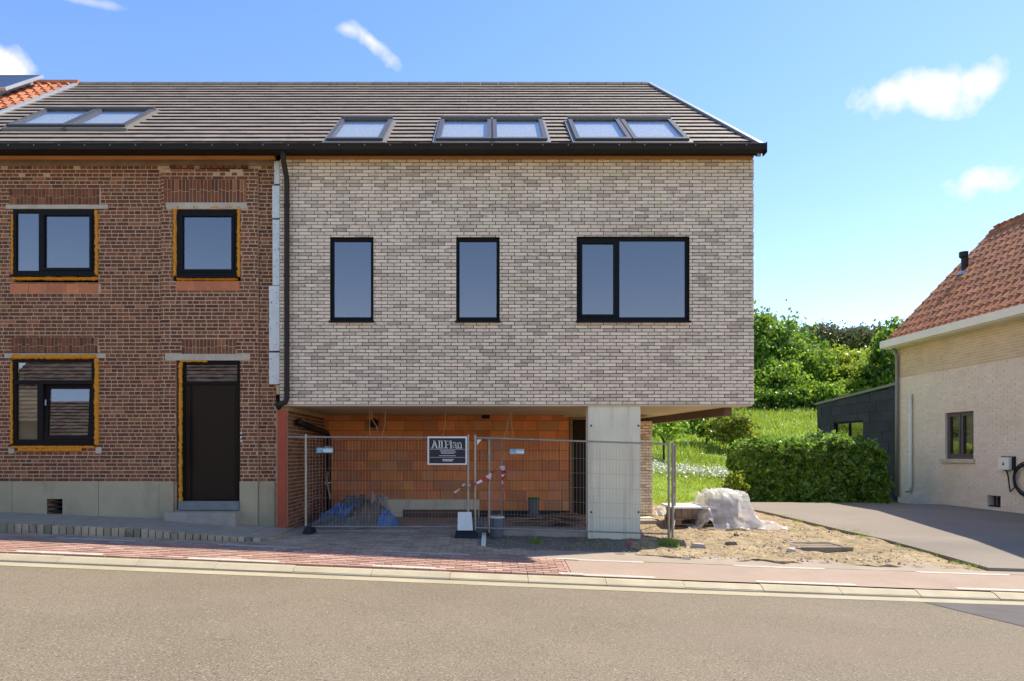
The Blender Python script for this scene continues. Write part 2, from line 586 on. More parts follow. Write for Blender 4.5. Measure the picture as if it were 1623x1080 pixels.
M['tarp_blue'] = pm('blue_tarp', (.06, .15, .33), (.16, .22, .30), scale=7, rough=.45, bump=.3, bscale=12, bdist=.03)
M['tarp_grey'] = pm('grey_tarp', (.12, .115, .10), (.19, .175, .15), scale=6, rough=.7, bump=.4, bscale=14, bdist=.03)
M['tarp_brown'] = pm('brown_sacking', (.15, .105, .075), (.22, .165, .12), scale=6, rough=.85, bump=.5, bscale=14, bdist=.03)
M['tarp_pale'] = pm('pale_sheet', (.42, .36, .28), (.32, .27, .21), scale=6, rough=.7, bump=.4, bscale=14, bdist=.03)
M['sand'] = pm('sandy_soil', (.40, .295, .165), (.30, .215, .115), scale=1.1, lo=.38, hi=.62, rough=.95, bump=.9, bscale=16, bdist=.05, detail=9,
               speck=[((.52, .42, .27), 14, .56, .68), ((.13, .095, .05), 17, .58, .68)],
               dirt=((.20, .165, .08), .9, .54, .68, (1, 1.5, 1)))
M['dirt'] = pm('grey_dirt', (.21, .17, .12), (.155, .125, .085), scale=2, rough=.95, bump=.8, bscale=20, bdist=.04, speck=[((.33, .29, .23), 30, .6, .7)],
               dirt=((.14, .15, .06), 1.5, .56, .7, (1, 1, 1)))
M['drive'] = pm('driveway_concrete', (.255, .212, .162), (.21, .175, .135), scale=.8, rough=.9, bump=.3, bscale=80, stretch=(.5, 1, 1),
                speck=[((.24, .205, .17), 50, .6, .74)], dirt=((.185, .158, .13), .5, .55, .75, (.4, 1, 1)))
M['drive_edge'] = pm('driveway_edge', (.13, .095, .06), (.17, .13, .085), scale=6, bump=.3)
M['stone'] = pm('rubble_stone', (.28, .23, .17), (.20, .16, .115), scale=9, rough=.95, bump=.4, rand=.4, c3=(.42, .37, .29), p3=.3)
M['meadow'] = pm('meadow_turf', (.20, .30, .02), (.255, .34, .026), scale=.55, lo=.35, hi=.65, rough=.95, bump=.6, bscale=9, bdist=.15,
                 dirt=((.14, .22, .02), 1.1, .52, .68, (1, .35, 1)))
M['soil'] = pm('ground_soil', (.12, .12, .045), (.09, .10, .03), scale=.8, rough=.95, bump=.3)
M['grass'] = leaf_mat('grass_blade', (.19, .30, .02), (.26, .35, .028), (.29, .32, .05), trans=.4, rand=.25)
M['flower'] = pm('white_blossom', (.78, .78, .70), rough=.8, bump=0)
M['hedge'] = leaf_mat('hedge_leaf', (.12, .235, .03), (.17, .30, .04), (.25, .37, .06), trans=.4, rand=.5)
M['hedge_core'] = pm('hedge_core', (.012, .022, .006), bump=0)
M['leaf_mid'] = leaf_mat('leaf_mid_green', (.145, .26, .026), (.20, .33, .03), (.24, .35, .045), trans=.5)
M['leaf_deep'] = leaf_mat('leaf_deep_green', (.10, .205, .022), (.15, .26, .027), (.19, .30, .035), trans=.5)
M['leaf_bright'] = leaf_mat('leaf_bright_green', (.19, .285, .022), (.25, .33, .03), (.29, .35, .04), trans=.5)
M['leaf_yellow'] = leaf_mat('leaf_yellow_green', (.20, .25, .02), (.27, .30, .03), (.14, .21, .02), trans=.35)
M['leaf_pine'] = leaf_mat('pine_needles', (.085, .105, .04), (.115, .13, .055), (.14, .15, .07), trans=.35)
M['bark'] = pm('bark', (.07, .052, .036), (.045, .034, .024), scale=6, rough=.95, bump=.8, bscale=14, bdist=.03)
M['white_brick'] = pm('whitewashed_brick', (.77, .68, .55), (.72, .635, .51), scale=1.5, rough=.95, bump=.5, bscale=45, bdist=.006, rand=.045,
                      dirt=((.66, .56, .41), .7, .50, .72, (1, 1, 1.3)))
M['tan_brick'] = pm('worn_tan_brick', (.64, .50, .32), (.56, .43, .27), scale=1.5, rough=.95, bump=.5, bscale=45, bdist=.006, rand=.07,
                    dirt=((.66, .55, .40), .8, .52, .72, (1, 1, 1.3)))
M['white_mortar'] = pm('whitewashed_mortar', (.75, .655, .525), (.69, .60, .48), scale=2, rough=.95, bump=.3)
M['pantile'] = pm('red_pantile', (.46, .195, .088), (.37, .152, .07), scale=3, rough=.8, bump=.3, bscale=40, rand=.28, hue=.02,
                  c3=(.36, .17, .09), p3=.18, dirt=((.27, .15, .08), 1.5, .56, .74, (1, 1, 1)))
M['pantile_orange'] = pm('orange_pantile', (.48, .17, .07), (.40, .135, .06), scale=3, rough=.8, bump=.3, bscale=40, rand=.2)
M['white_paint'] = pm('white_painted_wood', (.80, .77, .66), (.74, .71, .60), scale=2, rough=.6, bump=.05)
M['slate'] = pm('dark_slate_panel', (.030, .032, .036), (.038, .040, .044), scale=3, rough=.75, bump=.2, bscale=40, rand=.16)
M['slate_gap'] = pm('slate_backing', (.008, .008, .009), bump=0)
M['roof_edge'] = pm('green_grey_roof_edge', (.20, .22, .17), bump=0)
M['solar'] = pm('solar_cell', (.02, .022, .03), (.028, .03, .036), scale=3, rough=.25, bump=0, spec=.5)
M['alu'] = pm('aluminium_rail', (.55, .55, .53), rough=.4, bump=0, metallic=.6)
M['interior'] = pm('interior_plaster', (.30, .29, .27), bump=0)
M['blind_white'] = pm('white_roof_blind', (.84, .80, .70), bump=0)  # added behind skylight panes; pale sky reflection put into its colour
M['blind'] = pm('beige_blind', (.80, .60, .33), (.74, .54, .29), scale=2, bump=0)
M['iron'] = pm('iron_grate', (.02, .018, .016), rough=.7, bump=.2)
M['manhole'] = pm('manhole_concrete', (.28, .22, .155), (.19, .15, .105), scale=5, rough=.9, bump=.5, bscale=40)
M['copper'] = pm('cable_orange', (.45, .25, .10), bump=0)
M['opp_tile'] = pm('opposite_roof_tile', (.17, .14, .12), (.13, .105, .09), scale=2, rough=.8, bump=.3, rand=.3)
M['opp_wall'] = pm('opposite_wall', (.33, .24, .18), (.28, .2, .15), scale=2, bump=.2)


def plastic_mat():
    m = bpy.data.materials.new('clear_plastic_sheet')
    m.use_nodes = True
    N, L = m.node_tree.nodes, m.node_tree.links
    bs = N['Principled BSDF']
    out = [n for n in N if n.type == 'OUTPUT_MATERIAL'][0]
    bs.inputs['Base Color'].default_value = (.80, .77, .72, 1)
    bs.inputs['Roughness'].default_value = .22
    tr = N.new('ShaderNodeBsdfTransparent')
    tl = N.new('ShaderNodeBsdfTranslucent')
    tl.inputs['Color'].default_value = (.8, .77, .72, 1)
    nzn = N.new('ShaderNodeTexNoise')
    nzn.inputs['Scale'].default_value = 5
    nzn.inputs['Detail'].default_value = 5
    b = N.new('ShaderNodeBump')
    b.inputs['Strength'].default_value = .9
    b.inputs['Distance'].default_value = .06
    L.new(nzn.outputs[0], b.inputs['Height'])
    L.new(b.outputs[0], bs.inputs['Normal'])
    a1 = N.new('ShaderNodeMixShader')
    a1.inputs[0].default_value = .35
    L.new(bs.outputs[0], a1.inputs[1])
    L.new(tl.outputs[0], a1.inputs[2])
    a2 = N.new('ShaderNodeMixShader')
    mr = N.new('ShaderNodeMapRange')
    mr.inputs['From Min'].default_value = .35
    mr.inputs['From Max'].default_value = .7
    mr.inputs['To Min'].default_value = .38
    mr.inputs['To Max'].default_value = .85
    L.new(nzn.outputs[0], mr.inputs['Value'])
    L.new(mr.outputs[0], a2.inputs[0])
    L.new(tr.outputs[0], a2.inputs[1])
    L.new(a1.outputs[0], a2.inputs[2])
    L.new(a2.outputs[0], out.inputs['Surface'])
    return m


M['plastic'] = plastic_mat()


def ribbed(m, wave=160.0):
    """vertical combing of hollow clay blocks"""
    N, L = m.node_tree.nodes, m.node_tree.links
    geo = N.new('ShaderNodeNewGeometry')
    w = N.new('ShaderNodeTexWave')
    w.bands_direction = 'X'
    w.inputs['Scale'].default_value = 16
    w.inputs['Distortion'].default_value = .3
    L.new(geo.outputs['Position'], w.inputs['Vector'])
    b = N.new('ShaderNodeBump')
    b.inputs['Strength'].default_value = .5
    b.inputs['Distance'].default_value = .004
    L.new(w.outputs['Fac'], b.inputs['Height'])
    L.new(b.outputs[0], N['Principled BSDF'].inputs['Normal'])


ribbed(M['clay'])


# ------------------------------------------------------------------ pieces (bricks, tiles, pavers)
def rect_minus(r, holes, eps=.012):
    out = [r]
    for h in holes:
        nxt = []
        for (a, b, c, d) in out:
            if h[0] >= b or h[1] <= a or h[2] >= d or h[3] <= c:
                nxt.append((a, b, c, d))
                continue
            if h[0] > a:
                nxt.append((a, h[0], c, d))
            if h[1] < b:
                nxt.append((h[1], b, c, d))
            m0, m1 = max(a, h[0]), min(b, h[1])
            if h[2] > c:
                nxt.append((m0, m1, c, h[2]))
            if h[3] < d:
                nxt.append((m0, m1, h[3], d))
        out = nxt
    return [r for r in out if r[1] - r[0] > eps and r[3] - r[2] > eps]


def pieces_on(fr, pieces, n0, n1, parent, mat, name, stuff_name, full=None, limit=300, key=None, jit=.002, back=False, tilt=0.0, tilt0=0.0):
    """pieces: (u0,u1,v0,v1). Those of the size `full` that come first by key are objects sharing one mesh; the rest are one part."""
    pieces = list(pieces)
    idx = []
    if full:
        idx = [i for i, (a, b, c, d) in enumerate(pieces) if abs(b - a - full[0]) < 1e-4 and abs(d - c - full[1]) < 1e-4]
        if key:
            idx.sort(key=lambda i: key((pieces[i][0] + pieces[i][1]) / 2, (pieces[i][2] + pieces[i][3]) / 2))
        idx = idx[:limit]
    chosen = set(idx)
    if full and len(idx) < limit:
        rest_as_objects = [i for i in range(len(pieces)) if i not in chosen]
        rest_as_objects = rest_as_objects[:max(0, limit - len(idx))] if len(pieces) <= limit else []
    else:
        rest_as_objects = []
    if idx:
        w, h = full
        variants = []
        for k in range(6):
            mb = MB()
            j = lambda s=.0022: random.uniform(-s, s)
            a, b, c, d = -w / 2, w / 2, -h / 2, h / 2
            loc = Frame((0, 0, 0), fr.u, fr.v, fr.n)
            t = random.uniform(-jit, jit)
            mb.hexa([loc(a, c, n0 + tilt0), loc(b, c, n0 + tilt0), loc(b, d, n0), loc(a, d, n0),
                     loc(a + abs(j()), c + abs(j()), n1 + t + tilt), loc(b - abs(j()), c + abs(j()), n1 + t + j(jit) + tilt),
                     loc(b - abs(j()), d - abs(j()), n1 + t), loc(a + abs(j()), d - abs(j()), n1 + t + j(jit))], 0, () if back else (0,))
            me = mb.mesh(name)
            me.materials.append(mat)
            variants.append(me)
        for i in idx:
            a, b, c, d = pieces[i]
            link(name, random.choice(variants), None, parent, fr((a + b) / 2, (c + d) / 2, 0))
    for i in rest_as_objects:
        a, b, c, d = pieces[i]
        mb = MB()
        t = n1 + random.uniform(-jit, jit)
        mb.hexa([fr(a, c, n0 + tilt0), fr(b, c, n0 + tilt0), fr(b, d, n0), fr(a, d, n0), fr(a, c, t + tilt), fr(b, c, t + tilt), fr(b, d, t), fr(a, d, t)], 0, () if back else (0,))
        mb.build(name, mat, parent, origin=fr((a + b) / 2, (c + d) / 2, 0))
        chosen.add(i)
    mb = MB()
    for i, (a, b, c, d) in enumerate(pieces):
        if i in chosen:
            continue
        j = lambda s=.002: random.uniform(0, s)
        t = n1 + random.uniform(-jit, jit)
        t2 = t + random.uniform(-jit, jit) * .7
        mb.hexa([fr(a, c, n0 + tilt0), fr(b, c, n0 + tilt0), fr(b, d, n0), fr(a, d, n0),
                 fr(a + j(), c + j(), t + tilt), fr(b - j(), c + j(), t2 + tilt), fr(b - j(), d - j(), t2), fr(a + j(), d - j(), t)], 0, () if back else (0,))
    if mb.f:
        tag(mb.build(stuff_name, mat, parent), kind='stuff')


def wall_mesh(fr, u0, u1, v0, v1, holes, n0, n1):
    mb = MB()
    us = sorted(set([u0, u1] + [h[0] for h in holes] + [h[1] for h in holes]))
    vs = sorted(set([v0, v1] + [h[2] for h in holes] + [h[3] for h in holes]))
    us = [u for u in us if u0 <= u <= u1]
    vs = [v for v in vs if v0 <= v <= v1]
    # vertical strips merged over v
    for a, b in zip(us, us[1:]):
        run = None
        for c, d in zip(vs, vs[1:]):
            hole = any(h[0] <= a + 1e-6 and h[1] >= b - 1e-6 and h[2] <= c + 1e-6 and h[3] >= d - 1e-6 for h in holes)
            if hole:
                if run is not None:
                    mb.fbox(fr, a, b, run, c, n0, n1)
                run = None
            elif run is None:
                run = c
        if run is not None:
            mb.fbox(fr, a, b, run, v1, n0, n1)
    return mb


def running(u0, u1, v0, v1, L, H, joint, bed, holes=(), wild=True, offs=None):
    """courses of stretchers"""
    out = []
    k = 0
    v = v0
    last = 0
    while v < v1 - .02:
        if offs:
            o = offs[k % len(offs)] * (L + joint)
        else:
            last = (last + random.choice((.25, .5, .5, .75))) % 1
            o = last * (L + joint)
        u = u0 - (L + joint) + o
        while u < u1:
            a, b = max(u, u0), min(u + L, u1)
            if b - a > .02:
                out += rect_minus((a, b, v, min(v + H, v1)), holes)
            u += L + joint
        v += H + bed
        k += 1
    return out


def grid_sheet(name, xs, ys, zf, mat, kind='structure', mask=None):
    xs, ys = list(xs), list(ys)
    idx, verts, faces = {}, [], []

    def vid(i, j):
        if (i, j) not in idx:
            idx[(i, j)] = len(verts)
            verts.append((xs[i], ys[j], zf(xs[i], ys[j])))
        return idx[(i, j)]
    for i in range(len(xs) - 1):
        for j in range(len(ys) - 1):
            if mask and not mask((xs[i] + xs[i + 1]) / 2, (ys[j] + ys[j + 1]) / 2):
                continue
            faces.append((vid(i, j), vid(i + 1, j), vid(i + 1, j + 1), vid(i, j + 1)))
    me = bpy.data.meshes.new(name)
    me.from_pydata(verts, [], faces)
    me.polygons.foreach_set('use_smooth', [True] * len(faces))
    me.materials.append(mat)
    o = link(name, me, None, None, (0, 0, 0))
    return tag(o, kind=kind)


def quad_sheet(name, c00, c10, c11, c01, zf, mat, n=(40, 30), skirt=0.0, kind='structure', wob=0.0):
    verts, faces = [], []
    nu, nv = n
    for j in range(nv + 1):
        for i in range(nu + 1):
            s, t = i / nu, j / nv
            x = (c00[0] * (1 - s) + c10[0] * s) * (1 - t) + (c01[0] * (1 - s) + c11[0] * s) * t
            y = (c00[1] * (1 - s) + c10[1] * s) * (1 - t) + (c01[1] * (1 - s) + c11[1] * s) * t
            if wob and (j in (0, nv) or i in (0, nu)):
                x += wob * noise.noise((x * 3.1, y * 3.1, 4))
                y += wob * noise.noise((x * 3.1, y * 3.1, 9))
            verts.append((x, y, zf(x, y)))
    for j in range(nv):
        for i in range(nu):
            a = j * (nu + 1) + i
            faces.append((a, a + 1, a + nu + 2, a + nu + 1))
    if skirt:
        ring = [i for i in range(nu)] + [j * (nu + 1) + nu for j in range(nv)] + [nv * (nu + 1) + i for i in range(nu, 0, -1)] + [j * (nu + 1) for j in range(nv, 0, -1)]
        base = len(verts)
        verts += [(verts[k][0], verts[k][1], verts[k][2] - skirt) for k in ring]
        m = len(ring)
        for k in range(m):
            faces.append((ring[(k + 1) % m], ring[k], base + k, base + (k + 1) % m))
    me = bpy.data.meshes.new(name)
    me.from_pydata(verts, [], faces)
    me.materials.append(mat)
    return tag(link(name, me, None, None, (0, 0, 0)), kind=kind)


def span(a, b, s):
    n = max(1, int(round((b - a) / s)))
    return [a + (b - a) * i / n for i in range(n + 1)]


# ================================================================== THE SETTING
def inside_house(x, y):
    return -16 < x < 3.2 and .3 < y < 8.8


def ground_z(x, y):
    if y < -2.9:
        return zs(x) - .5
    if inside_house(x, y):
        return -.5
    return G(x, y) - .06


gx = [-600, -300, -150, -80, -40, -25, -18] + span(-15, 20, .5) + [23, 27, 32, 38, 46, 56, 70, 90, 130, 200, 350, 600]
gy = [-500, -200, -90, -50, -30, -20, -12, -8, -5, -3] + span(-2.85, 21, .45) + span(22.5, 60, 2.5) + [70, 80, 100, 140, 200, 300, 500, 900]
grid_sheet('ground', gx, gy, ground_z, M['soil'])

# meadow rising behind the plot
grid_sheet('meadow', span(2.6, 60, .7), span(2.8, 60, .6), lambda x, y: G(x, y) - .01 + .05 * noise.noise((x * .6, y * .6, 2)), M['meadow'],
           mask=lambda x, y: (y > 4.3 or x < 5.2) and not (x > 5.0 and y < 4.9) and not (x > 10.7 and y < 12))

rx = [-160, -80, -40, -25] + span(-17, 18, 1.0) + [25, 40, 80, 160]
road = grid_sheet('road', rx, [-12.5, -11, -9.5] + span(-8.5, -3.39, .6), ROADZ, M['asphalt'])
PATCH = [(5.34, -3.43), (12, -3.43), (12, -7.4), (6.3, -7.2), (5.92, -6.0), (5.6, -4.75)]
mb = MB()
mb.poly([(x, y, ROADZ(x, y) + .005) for x, y in reversed(PATCH)])
tag(mb.build('road_repair', M['asphalt_dark'], origin=(0, 0, 0)), kind='structure')
grid_sheet('gutter_strip', rx, [-3.41, -3.14], lambda x, y: ROADZ(x, -3.39) + .004 - .02 * (y + 3.41), M['gutter'])

# kerb stones
kerb = grid_sheet('kerb', rx, [-3.125, -2.985], lambda x, y: zs(x) - .235, M['gutter'])
KS = 1.0
kxs = [-14 + i * KS for i in range(30)]
mb = MB()
s_ = -.0385
mb.hexa([(-KS / 2 + .003, -.085, -.12), (KS / 2 - .003, -.085, -.12), (KS / 2 - .003, .085, -.12), (-KS / 2 + .003, .085, -.12),
         (-KS / 2 + .003, -.085, -.075 - s_ * KS / 2), (KS / 2 - .003, -.085, -.075 + s_ * KS / 2), (KS / 2 - .003, .085, s_ * KS / 2 - .075), (-KS / 2 + .003, .085, -s_ * KS / 2 - .075)], 0, (1,))
a_, b_ = -KS / 2 + .003, KS / 2 - .003
kp = [(-.085, -.075), (-.08, -.055), (.03, -.004), (.05, 0), (.10, .001), (.10, -.1)]
for (y0_, z0_), (y1_, z1_) in zip(kp, kp[1:]):
    mb.poly([(a_, y0_, z0_ - s_ * KS / 2), (b_, y0_, z0_ + s_ * KS / 2), (b_, y1_, z1_ + s_ * KS / 2), (a_, y1_, z1_ - s_ * KS / 2)])
for e_, sg_ in ((a_, -1), (b_, 1)):
    q_ = [(e_, y_, z_ + s_ * e_) for y_, z_ in kp[:-1]] + [(e_, .10, -.12), (e_, -.085, -.12)]
    mb.poly(q_ if sg_ < 0 else list(reversed(q_)))
ks = mb.mesh('kerb_stone')
ks.materials.append(M['kerb'])
for x in kxs:
    o = link('kerb_stone', ks, None, kerb, (x, -3.055, zs(x) - .187 + random.uniform(-.004, .004)))
    o.rotation_euler.z = random.uniform(-.002, .002)

# red cycle path: clay pavers on the left, pink asphalt on the right
CP0, CP1 = -2.95, -1.90
cyc = grid_sheet('cycle_path', [-160, -80, -30] + span(-14, 1.1, .7), [CP0, CP1], lambda x, y: G(x, y) - .006, M['red_bed'])


def pavers(parent, x0, x1, y0, y1, L, W, joint, mat, name, stuff, hmask=None, gz=G, along_x=True, limit=300, keyy=None):
    ps = []
    k = 0
    y = y0
    while y < y1 - W * .4:
        x = x0 - (L + joint) * (k % 2) * .5
        while x < x1:
            a, b = max(x, x0), min(x + L, x1)
            if b - a > .03 and (hmask is None or hmask((a + b) / 2, y + W / 2)):
                ps.append((a, b, y, min(y + W, y1)))
            x += L + joint
        y += W + joint
        k += 1
    full = [p for p in ps if abs(p[1] - p[0] - L) < 1e-5 and abs(p[3] - p[2] - W) < 1e-5 and -7.2 < p[0] < 8]
    full.sort(key=lambda p: (p[2] + .02 * abs(p[0])))
    ch = full[:limit]
    chs = set(ch)
    mb_ = MB()
    sl = -.041
    h = .008
    mb_.hexa([(-L / 2, -W / 2, -.05), (L / 2, -W / 2, -.05), (L / 2, W / 2, -.05), (-L / 2, W / 2, -.05),
              (-L / 2 + .003, -W / 2 + .003, h - sl * L / 2), (L / 2 - .003, -W / 2 + .003, h + sl * L / 2),
              (L / 2 - .003, W / 2 - .003, h + sl * L / 2), (-L / 2 + .003, W / 2 - .003, h - sl * L / 2)], 0, (0,))
    me = mb_.mesh(name)
    me.materials.append(mat)
    for a, b, c, d in ch:
        x_, y_ = (a + b) / 2, (c + d) / 2
        link(name, me, None, parent, (x_, y_, gz(x_, y_) + random.uniform(-.002, .002)))
    mb_ = MB()
    for p in ps:
        if p in chs:
            continue
        a, b, c, d = p
        dz = random.uniform(-.002, .002) + h
        mb_.hexa([(a, c, gz(a, c) - .05), (b, c, gz(b, c) - .05), (b, d, gz(b, d) - .05), (a, d, gz(a, d) - .05),
                  (a + .003, c + .003, gz(a, c) + dz), (b - .003, c + .003, gz(b, c) + dz), (b - .003, d - .003, gz(b, d) + dz), (a + .003, d - .003, gz(a, d) + dz)], 0, (0,))
    if mb_.f:
        tag(mb_.build(stuff, mat, parent), kind='stuff')


pavers(cyc, -13, 1.08, CP0 + .006, CP1, .206, .098, .005, M['red_paver'], 'paver', 'far_pavers')
grid_sheet('cycle_lane', span(1.09, 16, .7) + [30, 80, 160], [CP0, -2.2, CP1 - .02], lambda x, y: G(x, y) + .002, M['pink_asphalt'])

# white dashes along both edges of the cycle path
dash = []
for px0, px1, row in [(85, 213, 1), (345, 475, 1), (608, 745, 1), (883, 1021, 1), (1165, 1310, 1), (1455, 1605, 1),
                      (20, 160, 0), (295, 440, 0), (590, 690, 0), (887, 1040, 0), (1200, 1360, 0), (1520, 1660, 0)]:
    y0 = -1.99 if row else -2.935
    w = .085 if row else .10
    a, b = X(px0, y0), X(px1, y0)
    mb = MB()
    n = 8
    for i in range(n):
        xa, xb = a + (b - a) * i / n, a + (b - a) * (i + 1) / n
        e = .0125 if xa < 1.2 else .006
        mb.poly([(xa, y0, G(xa, y0) + e), (xb, y0, G(xb, y0) + e), (xb, y0 + w, G(xb, y0 + w) + e), (xa, y0 + w, G(xa, y0 + w) + e)])
    tag(mb.build('lane_marking', M['paint'], origin=(0, 0, 0)), kind='structure')

# grey paved footway in front of the houses
pave = grid_sheet('pavement', [-160, -80, -30] + span(-14, .6, .5), [-1.885, -1.2, -.6, -.02, .1], lambda x, y: G(x, y) - .006, M['paver_bed'],
                  mask=lambda x, y: x < -.05 or y < -1.15)
pavers(pave, -13, .58, -1.88, .10, .215, .104, .008, M['grey_paver'], 'paver', 'far_pavers',
       hmask=lambda x, y: (x < -.12 or y < -1.15 - .2 * x) and not (x < -3.75 and y > -1.5))
mb = MB()
mb.hexa([(-.12, -1.1, G(-.1, -1.1) - .1), (-.05, -1.1, G(-.1, -1.1) - .1), (-.05, -.02, G(0, 0) - .1), (-.12, -.02, G(0, 0) - .1),
         (-.12, -1.1, G(-.1, -1.1) + .03), (-.05, -1.1, G(-.1, -1.1) + .03), (-.05, -.02, G(0, 0) + .05), (-.12, -.02, G(0, 0) + .05)])
tag(mb.build('edging_kerb', M['concrete'], origin=(0, 0, 0)), kind='structure')
quad_sheet('pavement_strip', (.5, -1.905), (16, -1.925), (16, -1.6), (.5, -1.25), lambda x, y: G(x, y) + .004, M['strip'], (60, 6), wob=.03, skirt=.05)

# sandy building plot and the concrete drive
quad_sheet('dirt_verge', (-.04, -1.32), (3.0, -1.62), (3.1, .25), (-.04, .2), lambda x, y: G(x, y) - .004 + .035 * noise.noise((x * 2.2, y * 2.2, 1)), M['dirt'], (44, 26), wob=.05, skirt=.08)
quad_sheet('sand_patch', (2.3, -1.50), (7.45, -1.78), (5.62, 4.75), (2.7, 4.9),
           lambda x, y: G(x, y) + .012 + .05 * noise.noise((x * 1.3, y * 1.3, 3)) + .03 * noise.noise((x * 4.5, y * 4.5, 3)), M['sand'], (80, 90), wob=.2, skirt=.10)
quad_sheet('driveway', (7.35, -1.74), (15.5, -1.76), (13.5, 5.6), (5.5, 4.75), lambda x, y: G(x, y) + .05, M['drive'], (40, 40), skirt=.12)

# sett blocks carrying a raised strip in front of the old house
plat = MB()
PY0, PX1 = -1.50, -3.42


def plat_z(x):
    return lerp([(-12, .46), (-8.4, .345), (-5.4, .225), (-3.9, .105), (-3.4, .07)], x)


pxs = span(-12, PX1, .6)
for a, b in zip(pxs, pxs[1:]):
    plat.hexa([(a, PY0 + .1, -.6), (b, PY0 + .1, -.6), (b, .14, -.6), (a, .14, -.6), (a, PY0 + .1, plat_z(a)), (b, PY0 + .1, plat_z(b)), (b, .14, plat_z(b)), (a, .14, plat_z(a))])
platform = plat.build('raised_pavement', M['platform'], origin=(-6, 0, 0))
tag(platform, kind='structure')
x = -9.0
bw = .112
mb = MB()
mb.hexa([(-bw / 2 + .004, -.05, -.5), (bw / 2 - .004, -.05, -.5), (bw / 2 - .004, .06, -.5), (-bw / 2 + .004, .06, -.5),
         (-bw / 2 + .01, -.04, 0), (bw / 2 - .01, -.04, -.004), (bw / 2 - .01, .06, -.004), (-bw / 2 + .01, .06, 0)])
bme = mb.mesh('edging_block')
bme.materials.append(M['block'])
while x < PX1:
    o = link('edging_block', bme, None, platform, (x, PY0 + .04, plat_z(x) + .014 + random.uniform(-.006, .006)))
    o.rotation_euler = (random.uniform(-.015, .015), random.uniform(-.01, .01), random.uniform(-.05, .05))
    x += bw
y = PY0 + .12
while y < -.1:
    o = link('edging_block', bme, None, platform, (PX1 + .03, y, plat_z(PX1) + .008 - .05 * (y - PY0) + random.uniform(-.006, .006)))
    o.rotation_euler = (0, 0, math.pi / 2 + random.uniform(-.04, .04))
    y += bw
pv = []
yy = PY0 + .105
while yy < .02:
    xx = -9
    while xx < PX1 - .1:
        pv.append((xx, min(xx + .3, PX1 - .02), yy, yy + .29))
        xx += .306
    yy += .296
mb = MB()
slab_pieces = 0
for a, b, c, d in pv:
    m_ = MB()
    m_.hexa([(a, c, plat_z(a) - .03), (b, c, plat_z(b) - .03), (b, d, plat_z(b) - .03), (a, d, plat_z(a) - .03),
             (a + .003, c + .003, plat_z(a) + .008), (b - .003, c + .003, plat_z(b) + .008), (b - .003, d - .003, plat_z(b) + .008), (a + .003, d - .003, plat_z(a) + .008)])
    m_.build('paving_slab', M['platform'], platform, origin=((a + b) / 2, (c + d) / 2, plat_z(a)))


# ================================================================== NEW HOUSE



def ring(mb, fr, u0, u1, v0, v1, w, n0, n1, wb=None):
    wb = wb or w
    mb.fbox(fr, u0, u0 + w, v0, v1, n0, n1)
    mb.fbox(fr, u1 - w, u1, v0, v1, n0, n1)
    mb.fbox(fr, u0 + w, u1 - w, v0, v0 + wb, n0, n1)
    mb.fbox(fr, u0 + w, u1 - w, v1 - w, v1, n0, n1)


def window(fr, r, nf, parent, cols=(), sash=(), fw=.055, fmat='frame', gmat='glass', sill=True, label=None, depth=.08, name='window', sill_mat='frame', bottom=.075):
    """r = u0,u1,v0,v1; cols = mullion centres; sash = indices of opening lights"""
    u0, u1, v0, v1 = r
    mb_ = MB()
    ring(mb_, fr, u0, u1, v0, v1, fw, nf - depth, nf, bottom)
    edges = [u0 + fw]
    for c in cols:
        mb_.fbox(fr, c - fw * .45, c + fw * .45, v0 + bottom, v1 - fw, nf - depth, nf - .001)
        edges += [c - fw * .45, c + fw * .45]
    edges.append(u1 - fw)
    org = fr((u0 + u1) / 2, v0, nf)
    w = mb_.build(name, M[fmat], parent, origin=org)
    if label:
        w['label'] = label
    for k in range(len(edges) // 2):
        a, b = edges[2 * k], edges[2 * k + 1]
        c, d = v0 + bottom, v1 - fw
        if k in sash:
            s = MB()
            ring(s, fr, a + .004, b - .004, c + .004, d - .004, .045, nf - depth + .015, nf + .012)
            s.build('sash', M[fmat], w)
            a, b, c, d = a + .049, b - .049, c + .049, d - .049
        g = MB()
        g.fbox(fr, a - .004, b + .004, c - .004, d + .004, nf - .045, nf - .030)
        g.build('pane', M[gmat], w)
    if sill:
        s = MB()
        s.fbox(fr, u0 - .015, u1 + .015, v0 - .03, v0 - .002, nf - .06, nf + .10)
        s.build('sill', M[sill_mat], w)
    return w


EAVE_Y, EAVE_Z, SL = -.20, 6.56, 5.74
CP_, SP_ = math.cos(math.atan(.759)), math.sin(math.atan(.759))
ROOF = Frame((0, EAVE_Y, EAVE_Z), (1, 0, 0), (0, CP_, SP_), (0, -SP_, CP_))
ROOF_B = Frame((0, EAVE_Y + 2 * SL * CP_, EAVE_Z), (-1, 0, 0), (0, -CP_, SP_), (0, SP_, CP_))
RIDGE_Y, RIDGE_Z = EAVE_Y + SL * CP_, EAVE_Z + SL * SP_
BACK_Y = 2 * RIDGE_Y - .1


def verge_u(v):
    return 4.56 - .84 * v / SL


def roof_z(y):
    return EAVE_Z + (min(y, 2 * RIDGE_Y - y) - EAVE_Y) * .759


